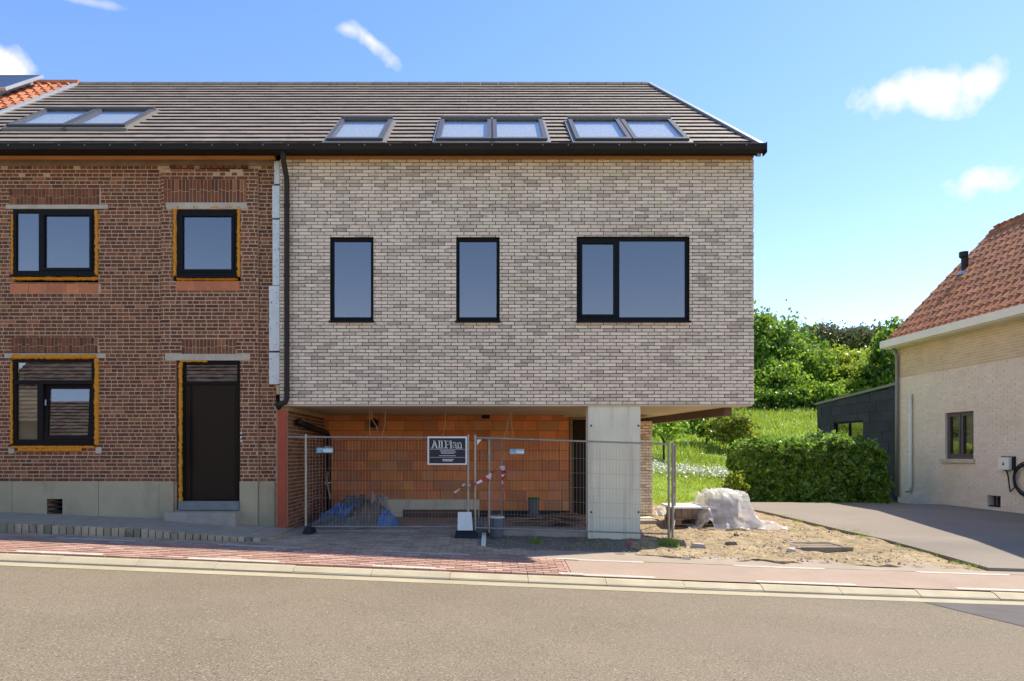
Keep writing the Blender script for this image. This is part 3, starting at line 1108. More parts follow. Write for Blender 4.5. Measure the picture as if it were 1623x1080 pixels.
SPLIT = -3.56
house = thing('new_house', 'new pale grey-beige brick house jutting out over the open orange block passage', 'house', (.5, 4.4, 0))
Hw = {'w1': (X(523), X(592), Z(509), Z(376)), 'w2': (X(723), X(792), Z(509), Z(376)), 'w3': (X(914), X(1093), Z(509), Z(375))}
WT, WB = Z(252), Z(641)
holes = list(Hw.values())
FL, FR = X(443.5), 4.565
wall = wall_mesh(WORLD, FL, FR - .01, WB + .004, WT, holes, -.32, -.016).build('front_wall', M['mortar_new'], house)
C_ = (WT - WB) / 71
br = running(FL, FR, WB, WT, .2095, C_ - .0100, .0095, .0100, holes, offs=[(k % 2) * .5 + random.choice((0, 0, 0, 0, .25)) for k in range(75)])
pieces_on(WORLD, br, -.03, 0, wall, M['brick_new'], 'brick', 'upper_brickwork', (.2095, C_ - .0100), 300, key=lambda u, v: (v, abs(u)), jit=.0022)
window(WORLD, Hw['w1'], -.055, house)
window(WORLD, Hw['w2'], -.055, house)
window(WORLD, Hw['w3'], -.055, house, cols=(X(980.5),), sash=(0,))

# right side wall, running back at an angle, up into the gable
sd = Vector((-.84, RIDGE_Y - EAVE_Y, 0)).normalized()
SIDE = Frame((FR, .0, 0), sd, (0, 0, 1), (sd.y, -sd.x, 0))
LEN = BACK_Y / sd.y
mb = MB()


def side_prof(n):
    ty = lambda u: SIDE(u, 0, 0).y
    pts = [(.34, WB + .004), (LEN, WB + .004), (LEN, roof_z(BACK_Y) - .2), ((RIDGE_Y) / sd.y, RIDGE_Z - .2), (.34, EAVE_Z - .03)]
    return [SIDE(u, v, n) for u, v in pts]


a, b = side_prof(-.3), side_prof(-.011)
mb.poly(list(reversed(a)))
mb.poly(b)
for i in range(5):
    j = (i + 1) % 5
    mb.poly([a[i], a[j], b[j], b[i]])
swall = mb.build('side_wall', M['mortar_new'], house)
br = [p for p in running(.03, LEN, WB, RIDGE_Z, .2115, C_ - .0068, .0065, .0068) if p[3] < roof_z(SIDE((p[0] + p[1]) / 2, 0).y) - .17]
pieces_on(SIDE, br, -.03, 0, swall, M['brick_new'], 'brick', 'side_brickwork', None)
mb = MB()
mb.box(SPLIT, 3.05, BACK_Y - .25, BACK_Y, -.3, 6.5)
mb.build('back_wall', M['brick_new'], house)
# upper floor and its underside
mb = MB()
xr = lambda y: 4.55 + sd.x / sd.y * y
for z0, z1 in ((2.188, 2.214),):
    mb.hexa([(-3.55, .004, z0), (xr(.004) - .012, .004, z0), (xr(BACK_Y) - .012, BACK_Y - .26, z0), (-3.55, BACK_Y - .26, z0),
             (-3.55, .004, z1), (xr(.004) - .012, .004, z1), (xr(BACK_Y) - .012, BACK_Y - .26, z1), (-3.55, BACK_Y - .26, z1)])
mb.build('floor_slab', M['soffit'], house)
mb = MB()
mb.bar((xr(.4) - .22, .40, 2.115), (xr(5.0) - .15, 5.0, 2.115), .14, .14)
mb.build('edge_beam', M['beam'], house)
# inner walls so that the rooms stay dark
mb = MB()
mb.box(SPLIT + .02, SPLIT + .2, .34, BACK_Y - .3, 2.22, 6.5)
mb.box(SPLIT + .21, 3.3, 4.2, 4.35, 2.22, 6.5)
mb.box(SPLIT + .21, 4.0, .34, 4.19, 6.2, 6.35)
mb.build('inner_wall', M['interior'], house)

# concrete pillar
mb = MB()
mb.box(X(932, .03), X(1015, .03), .03, .30, -.35, 2.187)
pil = mb.build('concrete_pillar', M['concrete'], house)
for px, py in ((937, 675), (1012, 675), (937, 812), (1012, 812)):
    c = P(px, py, .03)
    mb = MB()
    mb.tube([c + Vector((0, .01, 0)), c + Vector((0, -.006, 0))], .017, 10)
    mb.build('tie_hole', M['iron'], pil)

# ground floor: orange block wall, door opening, pale brick pier
BY = 2.7
BACKF = Frame((0, BY, 0), (1, 0, 0), (0, 0, 1), (0, -1, 0))
dz0, dz1 = .035, Z(661, BY)
dhole = (X(903, BY), X(936, BY), dz0, dz1)
vent = [(X(764, BY), X(776, BY), Z(664, BY), Z(655, BY))]
bw_ = wall_mesh(BACKF, -3.48, 3.18, .0, 2.186, [dhole], -.2, -.012).build('passage_wall', M['clay_joint'], house)
low = (X(615, BY), X(760, BY), 0, Z(792, BY))
blk = []
v = .17
k = 0
while v < 2.15:
    u = -3.48 - random.uniform(0, .3)
    while u < 3.18:
        L_ = random.choice((.30, .30, .38, .38, .45, .25))
        a, b = max(u, -3.48), min(u + L_, 3.18)
        if b - a > .03:
            blk += rect_minus((a, b, v, min(v + .203, 2.182)), [dhole, low, (X(903, BY) - .01, X(936, BY) + .01, 0, dz1 + .16)], .02)
        u += L_ + .006
    v += .211
    k += 1
for a, b, c, d in blk:
    mb = MB()
    t = random.uniform(-.003, .004)
    mb.fbox(BACKF, a, b, c, d, -.03, t, back=False)
    mb.build('clay_block', M['clay'], bw_, origin=BACKF((a + b) / 2, c, 0))
mb = MB()
mb.fbox(BACKF, low[0], low[1], .036, low[3], -.02, .03)
mb.build('base_panel', M['concrete'], bw_)
mb = MB()
mb.fbox(BACKF, X(640, BY), X(758, BY), .036, .19, .032, .07)
mb.build('kick_board', M['scrap'], bw_)
mb = MB()
mb.fbox(BACKF, low[1] + .01, dhole[0] - .05, .036, .165, -.02, .012)
mb.build('damp_membrane', M['black'], bw_)
mb = MB()
mb.fbox(BACKF, dhole[0] - .12, dhole[1] + .12, dz1, dz1 + .09, -.1, .015)
mb.build('lintel', M['lintel'], bw_)
mb = MB()
ring(mb, BACKF, dhole[0], dhole[1] + .2, dz0, dz1, .06, -.12, .02, .02)
df = mb.build('door_frame', M['timber'], house, origin=BACKF(dhole[0], dz0, 0))
mb = MB()
mb.fbox(BACKF, dhole[0] + .064, dhole[1] + .13, dz0 + .03, dz1 - .064, -.11, -.07)
mb.build('door_leaf', M['door'], df)
mb = MB()
ce = P(593, 671, BY)
mb.tube([ce + Vector((0, .02, 0)), ce + Vector((0, -.10, 0))], .095, 20)
mb.build('vent_pipe', M['black'], bw_)
mb = MB()
mb.fbox(BACKF, *vent[0], -.01, .05)
mb.build('junction_box', M['black'], bw_)
PIER = (3.185, 3.44)
mb = MB()
mb.box(PIER[0], PIER[1], BY + .012, BACK_Y - .3, -.3, 2.04)
pier = mb.build('brick_pier', M['mortar_new'], house)
pieces_on(BACKF, running(PIER[0] - .005, PIER[1] + .005, -.05, 2.05, .128, .052, .006, .0072, offs=(0, .5)), -.02, 0.0, pier, M['brick_new'], 'brick', 'pier_bricks', (.128, .052), 300)
PSIDE = Frame((PIER[1] + .011, BY, 0), (0, 1, 0), (0, 0, 1), (1, 0, 0))
pieces_on(PSIDE, running(.01, 3.2, -.05, 2.05, .2115, .052, .0065, .0072), -.02, 0, pier, M['brick_new'], 'brick', 'side_bricks', None)
mb = MB()
mb.box(-3.5, 2.66, .115, BY + .02, -.5, .034)
mb.box(2.661, 3.44, 1.9, BY + .02, -.5, .030)
mb.build('floor', M['slab'], house)
mb = MB()
mb.box(X(1013, 2.2), X(1036, 2.2) + .03, 2.35, 2.68, -.2, Z(820, 2.5))
mb.build('footing', M['concrete'], house)

# roof
SKY_N = [(-2.78, -1.81, .16, 1.72), (-.906, .045, .16, 1.72), (.065, 1.0, .16, 1.72), (1.48, 2.44, .16, 1.72), (2.46, 3.42, .16, 1.72)]
SKY_O = [(-8.81, -7.74, 1.2, 2.62), (-7.72, -6.64, 1.2, 2.62)]


def make_roof(parent, u0, u1f, skys, seed):
    mb_ = MB()
    ru = lambda v: u1f(v) - .01
    for fr, sgn in ((ROOF, 1), (ROOF_B, -1)):
        pts = [(u0, 0), (ru(0), 0), (ru(SL), SL), (u0, SL)]
        if sgn < 0:
            pts = [(-ru(0), 0), (-u0, 0), (-u0, SL), (-ru(SL), SL)]
        lo_ = [fr(u, v, -.14) for u, v in pts]
        hi_ = [fr(u, v, -.012) for u, v in pts]
        mb_.hexa(lo_ + hi_)
    rf = mb_.build('roof', M['tile_edge'], parent, origin=ROOF(u0, 0, 0))
    sh = [(a - .055, b + .055, c - .09, d + .06) for a, b, c, d in skys]
    tl = []
    k = 0
    rows = 20
    h = SL / rows
    tw = .30
    while k < rows:
        v = k * h
        lim = u1f(v + h / 2)
        first = math.floor(u0 / tw) * tw + (tw / 2 if k % 2 else 0)
        u = first - tw
        while u < lim:
            a, b = max(u, u0), min(u + tw - .002, lim)
            if b - a > .02:
                tl += rect_minus((a, b, v, v + h - .001), sh, .015)
            u += tw
        k += 1
    pieces_on(ROOF, tl, -.004, .009, rf, M['tile'], 'roof_tile', 'upper_tiles', (tw - .002, h - .001), 300, key=lambda u, v: (v, u), jit=.0012, back=True, tilt=.029, tilt0=.031)
    mb_ = MB()
    for k in range(rows):
        v = k * h
        a, b = -u1f(v), -u0
        n = int((b - a) / .3)
        for i in range(n):
            mb_.hexa([ROOF_B(a + i * .3, v, -.01), ROOF_B(a + i * .3 + .298, v, -.01), ROOF_B(a + i * .3 + .298, v + h, -.01), ROOF_B(a + i * .3, v + h, -.01),
                      ROOF_B(a + i * .3, v, .048), ROOF_B(a + i * .3 + .298, v, .048), ROOF_B(a + i * .3 + .298, v + h, .012), ROOF_B(a + i * .3, v + h, .012)], 0, (0,))
    tag(mb_.build('back_tiles', M['tile'], rf), kind='stuff')
    u = u0
    while u < u1f(SL) - .05:
        b = min(u + .42, u1f(SL))
        m_ = MB()
        m_.tube([(u, RIDGE_Y, RIDGE_Z + .01), (b - .01, RIDGE_Y, RIDGE_Z + .01)], [.075, .07], 8)
        m_.build('ridge_tile', M['tile'], rf, origin=(u, RIDGE_Y, RIDGE_Z))
        u += .42
    for s in skys:
        a, b, c, d = s
        m_ = MB()
        ring(m_, ROOF, a, b, c, d, .075, -.02, .105, .10)
        m_.fbox(ROOF, a + .0, b - .0, d - .02, d + .04, .03, .125)
        sk = m_.build('skylight', M['skyframe'], parent, origin=ROOF((a + b) / 2, c, 0))
        m_ = MB()
        m_.fbox(ROOF, a + .072, b - .072, c + .096, d - .072, .070, .085)
        m_.build('pane', M['glass_sky'], sk)
        m_ = MB()
        m_.fbox(ROOF, a + .070, b - .070, c + .094, d - .070, .02, .03)
        m_.build('blind', M['blind_white'], sk)  # made-up white board that makes the pane look pale, as if reflecting
        m_ = MB()
        ring(m_, ROOF, a - .055, b + .055, c - .09, d + .06, .053, -.01, .062, .088)
        m_.build('flashing', M['flash'], sk)
    return rf


def make_gutter(parent, x0, x1):
    mb_ = MB()
    y0, y1, z0, z1 = -.37, -.215, 6.45, 6.545
    mb_.box(x0, x1, y0, y0 + .012, z0, z1)
    mb_.box(x0, x1, y0 + .0121, y1, z0, z0 + .012)
    mb_.box(x0, x1, y1, y1 + .012, z0, z1 + .01)
    mb_.tube([(x0, y0 + .004, z1), (x1, y0 + .004, z1)], .014, 6)
    g = mb_.build('gutter', M['gutter_dark'], parent, origin=(x0, y0, z0))
    x_ = math.ceil(x0 / .425) * .425 + .05
    while x_ < x1:
        m_ = MB()
        m_.box(x_ - .013, x_ + .013, y0 - .006, y1, z1 - .004, z1 + .006)
        m_.box(x_ - .008, x_ + .008, y0 - .005, y0, z1 - .035, z1 - .006)
        m_.build('gutter_bracket', M['flash'], g)
        x_ += .425
    return g


make_roof(house, SPLIT + .002, verge_u, SKY_N, 1)
make_gutter(house, SPLIT + .002, 4.63)
mb = MB()
mb.box(4.631, 4.645, -.375, -.2, 6.40, 6.57)
mb.build('gutter_end', M['gutter_dark'], house)
mb = MB()
mb.hexa([ROOF(verge_u(-.02), -.02, -.15), ROOF(verge_u(-.02) + .07, -.02, -.15), ROOF(verge_u(SL) + .07, SL, -.15), ROOF(verge_u(SL), SL, -.15),
         ROOF(verge_u(-.02), -.02, .075), ROOF(verge_u(-.02) + .07, -.02, .075), ROOF(verge_u(SL) + .07, SL, .075), ROOF(verge_u(SL), SL, .075)])
mb.build('verge_trim', M['zinc_edge'], house)
mb = MB()
mb.box(SPLIT + .002, 4.55, -.035, .3, WT + .003, WT + .098)
mb.build('fascia_board', M['wood'], house)

# downpipe
xp = X(454.5, -.08)
mb = MB()
mb.tube([(xp, -.29, 6.455), (xp, -.29, 6.32), (xp, -.10, 6.10), (xp, -.075, 6.0), (xp, -.075, Z(632, -.07)), (xp - .03, -.075, Z(638, -.07)),
         (xp - .09, -.075, Z(640, -.07)), (xp - .17, -.04, Z(641, -.07)), (xp - .19, .10, Z(645, -.07))], .046, 12)
dp = mb.build('downpipe', M['pipe_dark'], house, smooth=True)
for z_ in (5.6, 4.4, 3.2, 2.45):
    m_ = MB()
    m_.tube([(xp, -.075, z_), (xp, -.075, z_ + .035)], .054, 12)
    m_.build('pipe_clip', M['pipe_dark'], dp)
# insulation boards in the gap between old and new facade
for a, b, c, d in ((434, 443, 255, 291), (431, 443, 294, 345), (431.5, 443, 348, 452), (426, 443, 453, 556), (426, 443, 559, 609)):
    mb = MB()
    mb.box(X(a), X(b) - .004, .015, .10, Z(d), Z(c))
    mb.build('insulation_board', M['foil'], house)
mb = MB()
mb.box(X(437), X(443) - .006, .02, .09, Z(625), Z(610.5))
mb.build('insulation_offcut', M['yellow_edge'], house)

# cables hanging from the soffit
for px, pts in ((586, [(0, 0), (0, -.3), (-.005, -.42)]), (589, [(0, 0), (.01, -.15), (.09, -.28), (.11, -.36)]), (611, [(0, 0), (-.01, -.25), (-.06, -.47)]),
                (706, [(0, 0), (-.005, -.22), (-.04, -.46)]), (809, [(0, 0), (-.02, -.22), (-.10, -.40), (-.15, -.52)]), (811, [(0, 0), (0, -.25), (.01, -.44)]), (806, [(0, 0), (-.03, -.3), (-.02, -.5)])):
    p0 = P(px, 644, .5)
    mb = MB()
    mb.tube([(p0.x + a, p0.y, 2.135 + b) for a, b in pts], .008, 5)
    mb.build('hanging_cable', M['copper'], house)

# ================================================================== OLD BRICK HOUSE
OY = .13
OLD = Frame((0, OY, 0), (1, 0, 0), (0, 0, 1), (0, -1, 0))
xo = lambda px: X(px, OY)
zo = lambda py: Z(py, OY)
old = thing('brick_house', 'old red-brown brick house with grey plinth and orange foam round its windows', 'house', (-6.5, 4.4, .2))
OW = {'ul': (xo(20), xo(151), zo(436), zo(332)), 'ur': (xo(281), xo(377), zo(439), zo(334)), 'll': (xo(20), xo(150), zo(704), zo(569)),
      'door': (xo(285), xo(381), zo(809), zo(573))}
oh = {k: list(v) for k, v in OW.items()}
for k, e in (('ul', (0, 5, 2, 12)), ('ur', (6, 6, 6, 8)), ('ll', (2, 7, 10, 4)), ('door', (5, 1, 2, 0))):
    oh[k] = (OW[k][0] - e[0] / 91, OW[k][1] + e[1] / 91, OW[k][2] - e[3] / 91, OW[k][3] + e[2] / 91)
OX0, OX1 = -9.6, xo(437)
OT, OPL = zo(263), zo(763)
oholes = list(oh.values())
ow = wall_mesh(OLD, OX0, OX1, -.3, 6.52, oholes + [(xo(75), xo(100), zo(815), zo(791))], -.32, -.002).build('front_wall', M['mortar_old'], old)
# lintels, soldier courses and terracotta repairs take the place of ordinary bricks
lint = [(xo(10), xo(172), zo(331.5), zo(325)), (xo(266), xo(393), zo(333), zo(323)), (xo(8), xo(168), zo(568), zo(560.5)), (xo(264), xo(398), zo(572), zo(562))]
sold = [(xo(15), xo(160), zo(325), zo(299)), (xo(262), xo(392), zo(323), zo(286)), (xo(18), xo(156), zo(560), zo(535)), (xo(290), xo(375), zo(562), zo(538))]
terra = [(xo(16), xo(160), zo(465), zo(450)), (xo(281), xo(381), zo(462), zo(447))]
rough = (OX0, OX1, zo(287), zo(263))
busy = oholes + lint + sold + terra
course = .0655
bH = course - .0145
ob = []
v, k = OPL, 0
while v < OT - .02:
    L_ = .195 if k % 2 == 0 else .092
    u = OX0 - (k // 2 % 2) * .10 - (.049 if k % 2 else 0)
    while u < OX1:
        Lv = L_ + random.uniform(-.006, .006)
        if k % 2 == 0 and random.random() < .12:
            Lv = .092
        a, b = max(u, OX0), min(u + Lv, OX1)
        if b - a > .02:
            full = abs(b - a - L_) < .02 and L_ > .1
            if full:
                b = a + .195
            dzj = 0
            ob += rect_minus((a, b, v, min(v + bH, OT)), busy)
        u = b + .0135 if b > u else u + L_
    v += course
    k += 1
# broken, sparse top rows
ob = [p for p in ob if p[3] < zo(280) or random.random() < .86]
# the middle bay stands a little proud
bay = (xo(257), xo(410))
ob_rest, ob_bay = [], []
for p in ob:
    ob_rest += rect_minus(p, [(bay[0], bay[1], -1, 9)])
    a, b = max(p[0], bay[0] + .002), min(p[1], bay[1] - .002)
    if b - a > .012:
        ob_bay.append((a, b, p[2], p[3]))
pieces_on(OLD, ob_rest, -.03, .0025, ow, M['brick_old'], 'brick', 'wall_brickwork', (.195, bH), 180, key=lambda u, v: (u + 6) ** 2 + (v - 2) ** 2, jit=.0014)
mb = wall_mesh(OLD, bay[0], bay[1], OPL, 6.30, [h for h in oholes if h[0] > bay[0]], -.004, .0425)
bayw = mb.build('projecting_bay', M['mortar_old'], old)
pieces_on(OLD, ob_bay, .02, .0455, bayw, M['brick_old'], 'brick', 'bay_brickwork', (.195, bH), 120, key=lambda u, v: abs(v - 2.5), jit=.0012)
for i, (a, b, c, d) in enumerate(sold):
    n0, n1 = (.02, .046) if i in (1, 3) else (-.03, .004)
    par = bayw if i in (1, 3) else ow
    m0 = (c + d) / 2 + random.uniform(-.01, .01)
    u = a
    while u < b - .03:
        w_ = .052
        hgt = random.choice((.0, .02, -.02)) + m0
        for q in ((c + .004, hgt - .005), (hgt + .005, d - .004)):
            if q[1] - q[0] > .03:
                mb = MB()
                mb.fbox(OLD, u, min(u + w_, b), q[0], q[1], n0, n1 + random.uniform(-.001, .003), back=False)
                mb.build('soldier_brick', M['brick_old'], par, origin=OLD(u, q[0], 0))
        u += w_ + .011
for i, (a, b, c, d) in enumerate(lint):
    n1 = .055 if i in (1, 3) else .014
    mb = MB()
    mb.fbox(OLD, a, b, c, d, -.05, n1)
    mb.build('lintel', M['lintel'], old)
for a, b, c, d in terra:
    n1 = .05 if a > bay[0] else .008
    u = a
    while u < b - .05:
        w_ = random.choice((.22, .28, .32))
        mb = MB()
        mb.fbox(OLD, u, min(u + w_, b), c, d, -.03, n1 + random.uniform(-.004, .004), back=False)
        mb.build('terracotta_block', M['clay_red'], old)
        u += w_ + .008
mb = MB()
mb.fbox(OLD, OX0, OX1, zo(263), zo(247), -.01, .02)
mb.build('cement_band', M['band'], old)
mb = MB()
mb.fbox(OLD, OX0, OX1 + .02, Z(247.5, -.04), Z(239, -.04), .022, .17)
mb.build('fascia_board', M['wood'], old)
# plinth of cement panels
pj = [OX0, xo(20), xo(157), xo(255), xo(277)]
ph = (xo(75), xo(100), zo(815), zo(791))
for a, b in list(zip(pj, pj[1:])) + [(xo(381), xo(410)), (xo(410), xo(436))]:
    hl = [h for h in (ph,) if h[0] > a and h[1] < b]
    proud = .05 if a > xo(250) and b < xo(411) else .016
    wall_mesh(OLD, a + .004, b - .004, -.1, OPL, hl, -.03, proud).build('plinth_panel', M['plinth'], old)
mb = MB()
for i in range(3):
    mb.fbox(OLD, ph[0] + .004, ph[1] - .004, ph[2] + .03 + i * .08, ph[2] + .06 + i * .08, -.06, -.03)
mb.build('vent_grille', M['iron'], old)


def foam(fr, r, w, n0, n1, parent):
    """a wobbly bead of foam along a straight gap (u0,u1,v0,v1)"""
    u0, u1, v0, v1 = r
    vert = (v1 - v0) > (u1 - u0)
    m_ = MB()
    n = max(6, int(max(u1 - u0, v1 - v0) / .03))
    for side in range(1):
        pts, rs = [], []
        for i in range(n + 1):
            t = i / n
            u = (u0 + u1) / 2 if vert else u0 + (u1 - u0) * t
            v = v0 + (v1 - v0) * t if vert else (v0 + v1) / 2
            k1, k2 = random.uniform(-.006, .006), random.uniform(-.006, .006)
            pts.append(fr(u + (k1 if vert else 0), v + (0 if vert else k1), n1 - w * .45 + k2))
            rs.append(w * random.uniform(.42, .66))
        m_.tube(pts, rs, 7)
    m_.build('foam_bead', M['foam'], parent, smooth=True)


def foam_rect(px0, px1, py0, py1):  # facade rectangle of a gap filled with orange foam
    return (xo(px0), xo(px1), zo(py1), zo(py0))


for r, w, n1 in ((foam_rect(151, 155, 333, 437), .045, .0), (foam_rect(20, 155, 438.5, 444), .05, -.01), (foam_rect(17.5, 20.5, 340, 436), .025, -.01),
                 (foam_rect(276, 281, 331, 440), .045, .03), (foam_rect(377, 382, 331, 440), .045, .03), (foam_rect(276, 382, 328.5, 333), .04, .03), (foam_rect(281, 377, 439, 446), .05, .0),
                 (foam_rect(150, 157, 568, 706), .06, .012), (foam_rect(20, 152, 563, 569), .06, .022), (foam_rect(17, 20, 575, 704), .03, 0), (foam_rect(20, 150, 706, 711), .05, .012), (foam_rect(30, 130, 711, 716), .05, .010),
                 (foam_rect(285, 289.5, 575, 808), .045, .03), (foam_rect(287, 330, 571.5, 574.5), .03, .03)):
    foam(OLD, r, w * 1.3, -.05, n1 + .022, old)
for px in (14, 152):
    mb = MB()
    mb.fbox(OLD, xo(px), xo(px) + .10, zo(719), zo(709), -.03, .012)
    mb.build('sill_stub', M['lintel'], old)

window(OLD, OW['ul'], -.008, old, cols=(xo(63),), sash=(1,), sill=False)
window(OLD, OW['ur'], .022, old, sash=(0,), sill=False)
for k in ('ul', 'ur'):
    mb = MB()
    n_ = -.008 if k == 'ul' else .022
    mb.fbox(OLD, OW[k][0] - .02, OW[k][1] + .02, OW[k][2] - .028, OW[k][2] - .003, n_ - .05, n_ + .06)
    mb.build('drip_sill', M['frame'], old)
# lower window: fixed top light, narrow left light, tilted right sash
r = OW['ll']
zt = zo(606)
mb = MB()
ring(mb, OLD, r[0], r[1], r[2], r[3], .06, -.10, -.008, .08)
mb.fbox(OLD, r[0] + .06, r[1] - .06, zt - .035, zt + .035, -.10, -.009)
mu = xo(63)
mb.fbox(OLD, mu - .05, mu + .05, r[2] + .08, zt - .035, -.10, -.010)
lw = mb.build('window', M['bframe'], old, origin=OLD((r[0] + r[1]) / 2, r[2], 0))
mb = MB()
mb.fbox(OLD, r[0] + .055, r[1] - .055, zt + .03, r[3] - .055, -.05, -.035)
mb.build('pane', M['glass_old'], lw)
mb = MB()
mb.fbox(OLD, r[0] + .055, mu - .045, r[2] + .075, zt - .03, -.05, -.035)
mb.build('pane', M['glass_old'], lw)
ta = rad(3.3)
TILT = Frame(OLD(0, r[2] + .085, -.02), (1, 0, 0), (0, math.sin(ta), math.cos(ta)), (0, -math.cos(ta), math.sin(ta)))
hgt = zt - .04 - (r[2] + .085)
mb = MB()
ring(mb, TILT, mu + .055, r[1] - .065, 0, hgt, .065, -.07, 0)
sh_ = mb.build('sash', M['bframe'], lw)
mb = MB()
mb.fbox(TILT, mu + .118, r[1] - .128, .063, hgt - .063, -.04, -.025)
mb.build('pane', M['glass_old'], lw)
mb = MB()
mb.fbox(TILT, mu + .07, mu + .085, hgt * .62, hgt * .62 + .10, .001, .025)
mb.build('handle', M['alu'], lw)
mb = MB()
mb.fbox(OLD, r[0] + .03, mu - .02, r[2] + .05, zo(617), -.09, -.075)
mb.build('blind', M['blind'], lw)
mb = MB()
mb.fbox(OLD, r[0] - .02, r[1] + .02, r[2] - .03, r[2] - .003, -.07, .04)
mb.build('sill', M['bframe'], lw)

# front door with a top light
r = OW['door']
zt, zb = zo(607), zo(794)
mb = MB()
ring(mb, OLD, r[0] + .03, r[1], zb, r[3], .055, -.09, .005, .02)
mb.fbox(OLD, r[0] + .085, r[1] - .055, zt - .03, zt + .02, -.09, .004)
dr = mb.build('door', M['bframe'], old, origin=OLD((r[0] + r[1]) / 2, zb, 0))
mb = MB()
mb.fbox(OLD, r[0] + .08, r[1] - .05, zt + .015, r[3] - .05, -.05, -.035)
mb.build('pane', M['glass_old'], dr)
mb = MB()
mb.fbox(OLD, r[0] + .088, r[1] - .058, zb + .022, zt - .032, -.07, -.02)
mb.fbox(OLD, r[0] + .22, r[1] - .10, zb + .06, zt - .08, -.019, -.012)
mb.fbox(OLD, r[0] + .165, r[0] + .185, zb + .03, zt - .04, -.019, .012)
mb.build('door_leaf', M['door'], dr)
mb = MB()
mb.fbox(OLD, r[0] + .16, r[0] + .19, zb + .55, zb + 1.5, .012, .04)
mb.build('handle', M['bframe'], dr)
for dz_ in (.0, .07, .14):
    mb = MB()
    mb.fbox(OLD, r[1] + .02, r[1] + .045, zb + 1.02 + dz_, zb + 1.05 + dz_, .045, .06)
    mb.build('doorbell_button', M['white'], old)
mb = MB()
mb.fbox(OLD, r[0] + .02, r[1] - .002, zo(808), zb - .002, -.12, .10)
mb.build('threshold', M['threshold'], old)
mb = MB()
mb.fbox(OLD, xo(277), xo(386), plat_z(-4.8) - .1, zo(809.5), .051, .40)
mb.build('door_step', M['step'], old)

make_roof(old, OX0, lambda v: SPLIT, SKY_O, 2)
make_gutter(old, OX0, SPLIT)
# side wall of the passage and shell
PASS = Frame((-3.48, OY, 0), (0, 1, 0), (0, 0, 1), (1, 0, 0))
mb = MB()
mb.fbox(PASS, .004, BACK_Y - .4, -.3, 2.186, -.25, -.008)
pw = mb.build('passage_side_wall', M['mortar_old'], old)
pieces_on(PASS, running(0, BY - OY - .01, .0, 2.12, .185, .054, .012, .0125, offs=(0, .5, .25)), -.02, .002, pw, M['brick_pass'], 'brick', 'passage_bricks', (.185, .054), 300, key=lambda u, v: u, jit=.005)
mb = MB()
mb.box(OX0, SPLIT, BACK_Y - .25, BACK_Y, -.3, 6.5)
mb.box(OX0 + .1, SPLIT - .1, 3.6, 3.75, .3, 6.2)
mb.box(OX0 + .1, SPLIT - .25, .46, 3.59, 3.05, 3.2)
mb.box(OX0 + .1, SPLIT - .25, .46, 3.59, 6.0, 6.15)
mb.build('inner_wall', M['interior'], old)

# red steel post and black pipes in the passage
mb = MB()
rx0, rx1 = X(440.5, .05), X(455, .05)
mb.box(rx0, rx1, .02, .034, -.05, 2.12)
mb.box(rx0, rx1, .135, .149, -.05, 2.12)
mb.box((rx0 + rx1) / 2 - .006, (rx0 + rx1) / 2 + .006, .0341, .1349, -.05, 2.12)
mb.box(rx0 - .03, rx1 + .03, .0, .17, -.07, -.051)
tag(mb.build('steel_post', M['red_steel']), 'red painted steel post standing at the edge of the old brick house', 'post')
mb = MB()
mb.tube([(-3.38, .35, 1.93), (-3.38, 1.4, 1.86), (-3.38, 2.5, 1.80), (-3.36, 2.56, 1.70), (-3.36, 2.56, .04)], .055, 10)
dpipe = mb.build('drain_pipe', M['black'], smooth=True)
tag(dpipe, 'black drain pipe along the passage side wall and down its corner', 'pipe')
for z_ in (1.5, .75):
    m_ = MB()
    m_.box(-3.43, -3.29, 2.495, 2.51, z_, z_ + .025)
    m_.build('pipe_clip', M['white'], dpipe)

# ================================================================== LEFT NEIGHBOUR
nb = thing('neighbour_house', 'neighbouring house with an orange tiled roof carrying solar panels', 'house', (-12.5, 4.4, .4))
mb = MB()
mb.box(-16, OX0 - .02, .1, BACK_Y, -.2, 6.4)
mb.build('wall', M['brick_old'], nb)


def pantile_mesh(fr, w, h, name):
    """one S-shaped tile, its origin at the lower left corner"""
    loc = Frame((0, 0, 0), fr.u, fr.v, fr.n)
    m_ = MB()
    n = 7
    prof = []
    for i in range(n + 1):
        t = i / n
        prof.append((t * w * 1.06, .032 + .026 * math.cos(2 * math.pi * (t - .22)) if t < .75 else .032 + .026 * math.cos(2 * math.pi * (.53)) + .02 * (t - .75)))
    for (a, p), (b, q) in zip(prof, prof[1:]):
        m_.poly([loc(a, 0, p + .03), loc(b, 0, q + .03), loc(b, h * 1.12, q - .002), loc(a, h * 1.12, p - .002)])
        m_.poly([loc(a, 0, p + .008), loc(b, 0, q + .008), loc(b, 0, q + .03), loc(a, 0, p + .03)])
    return m_


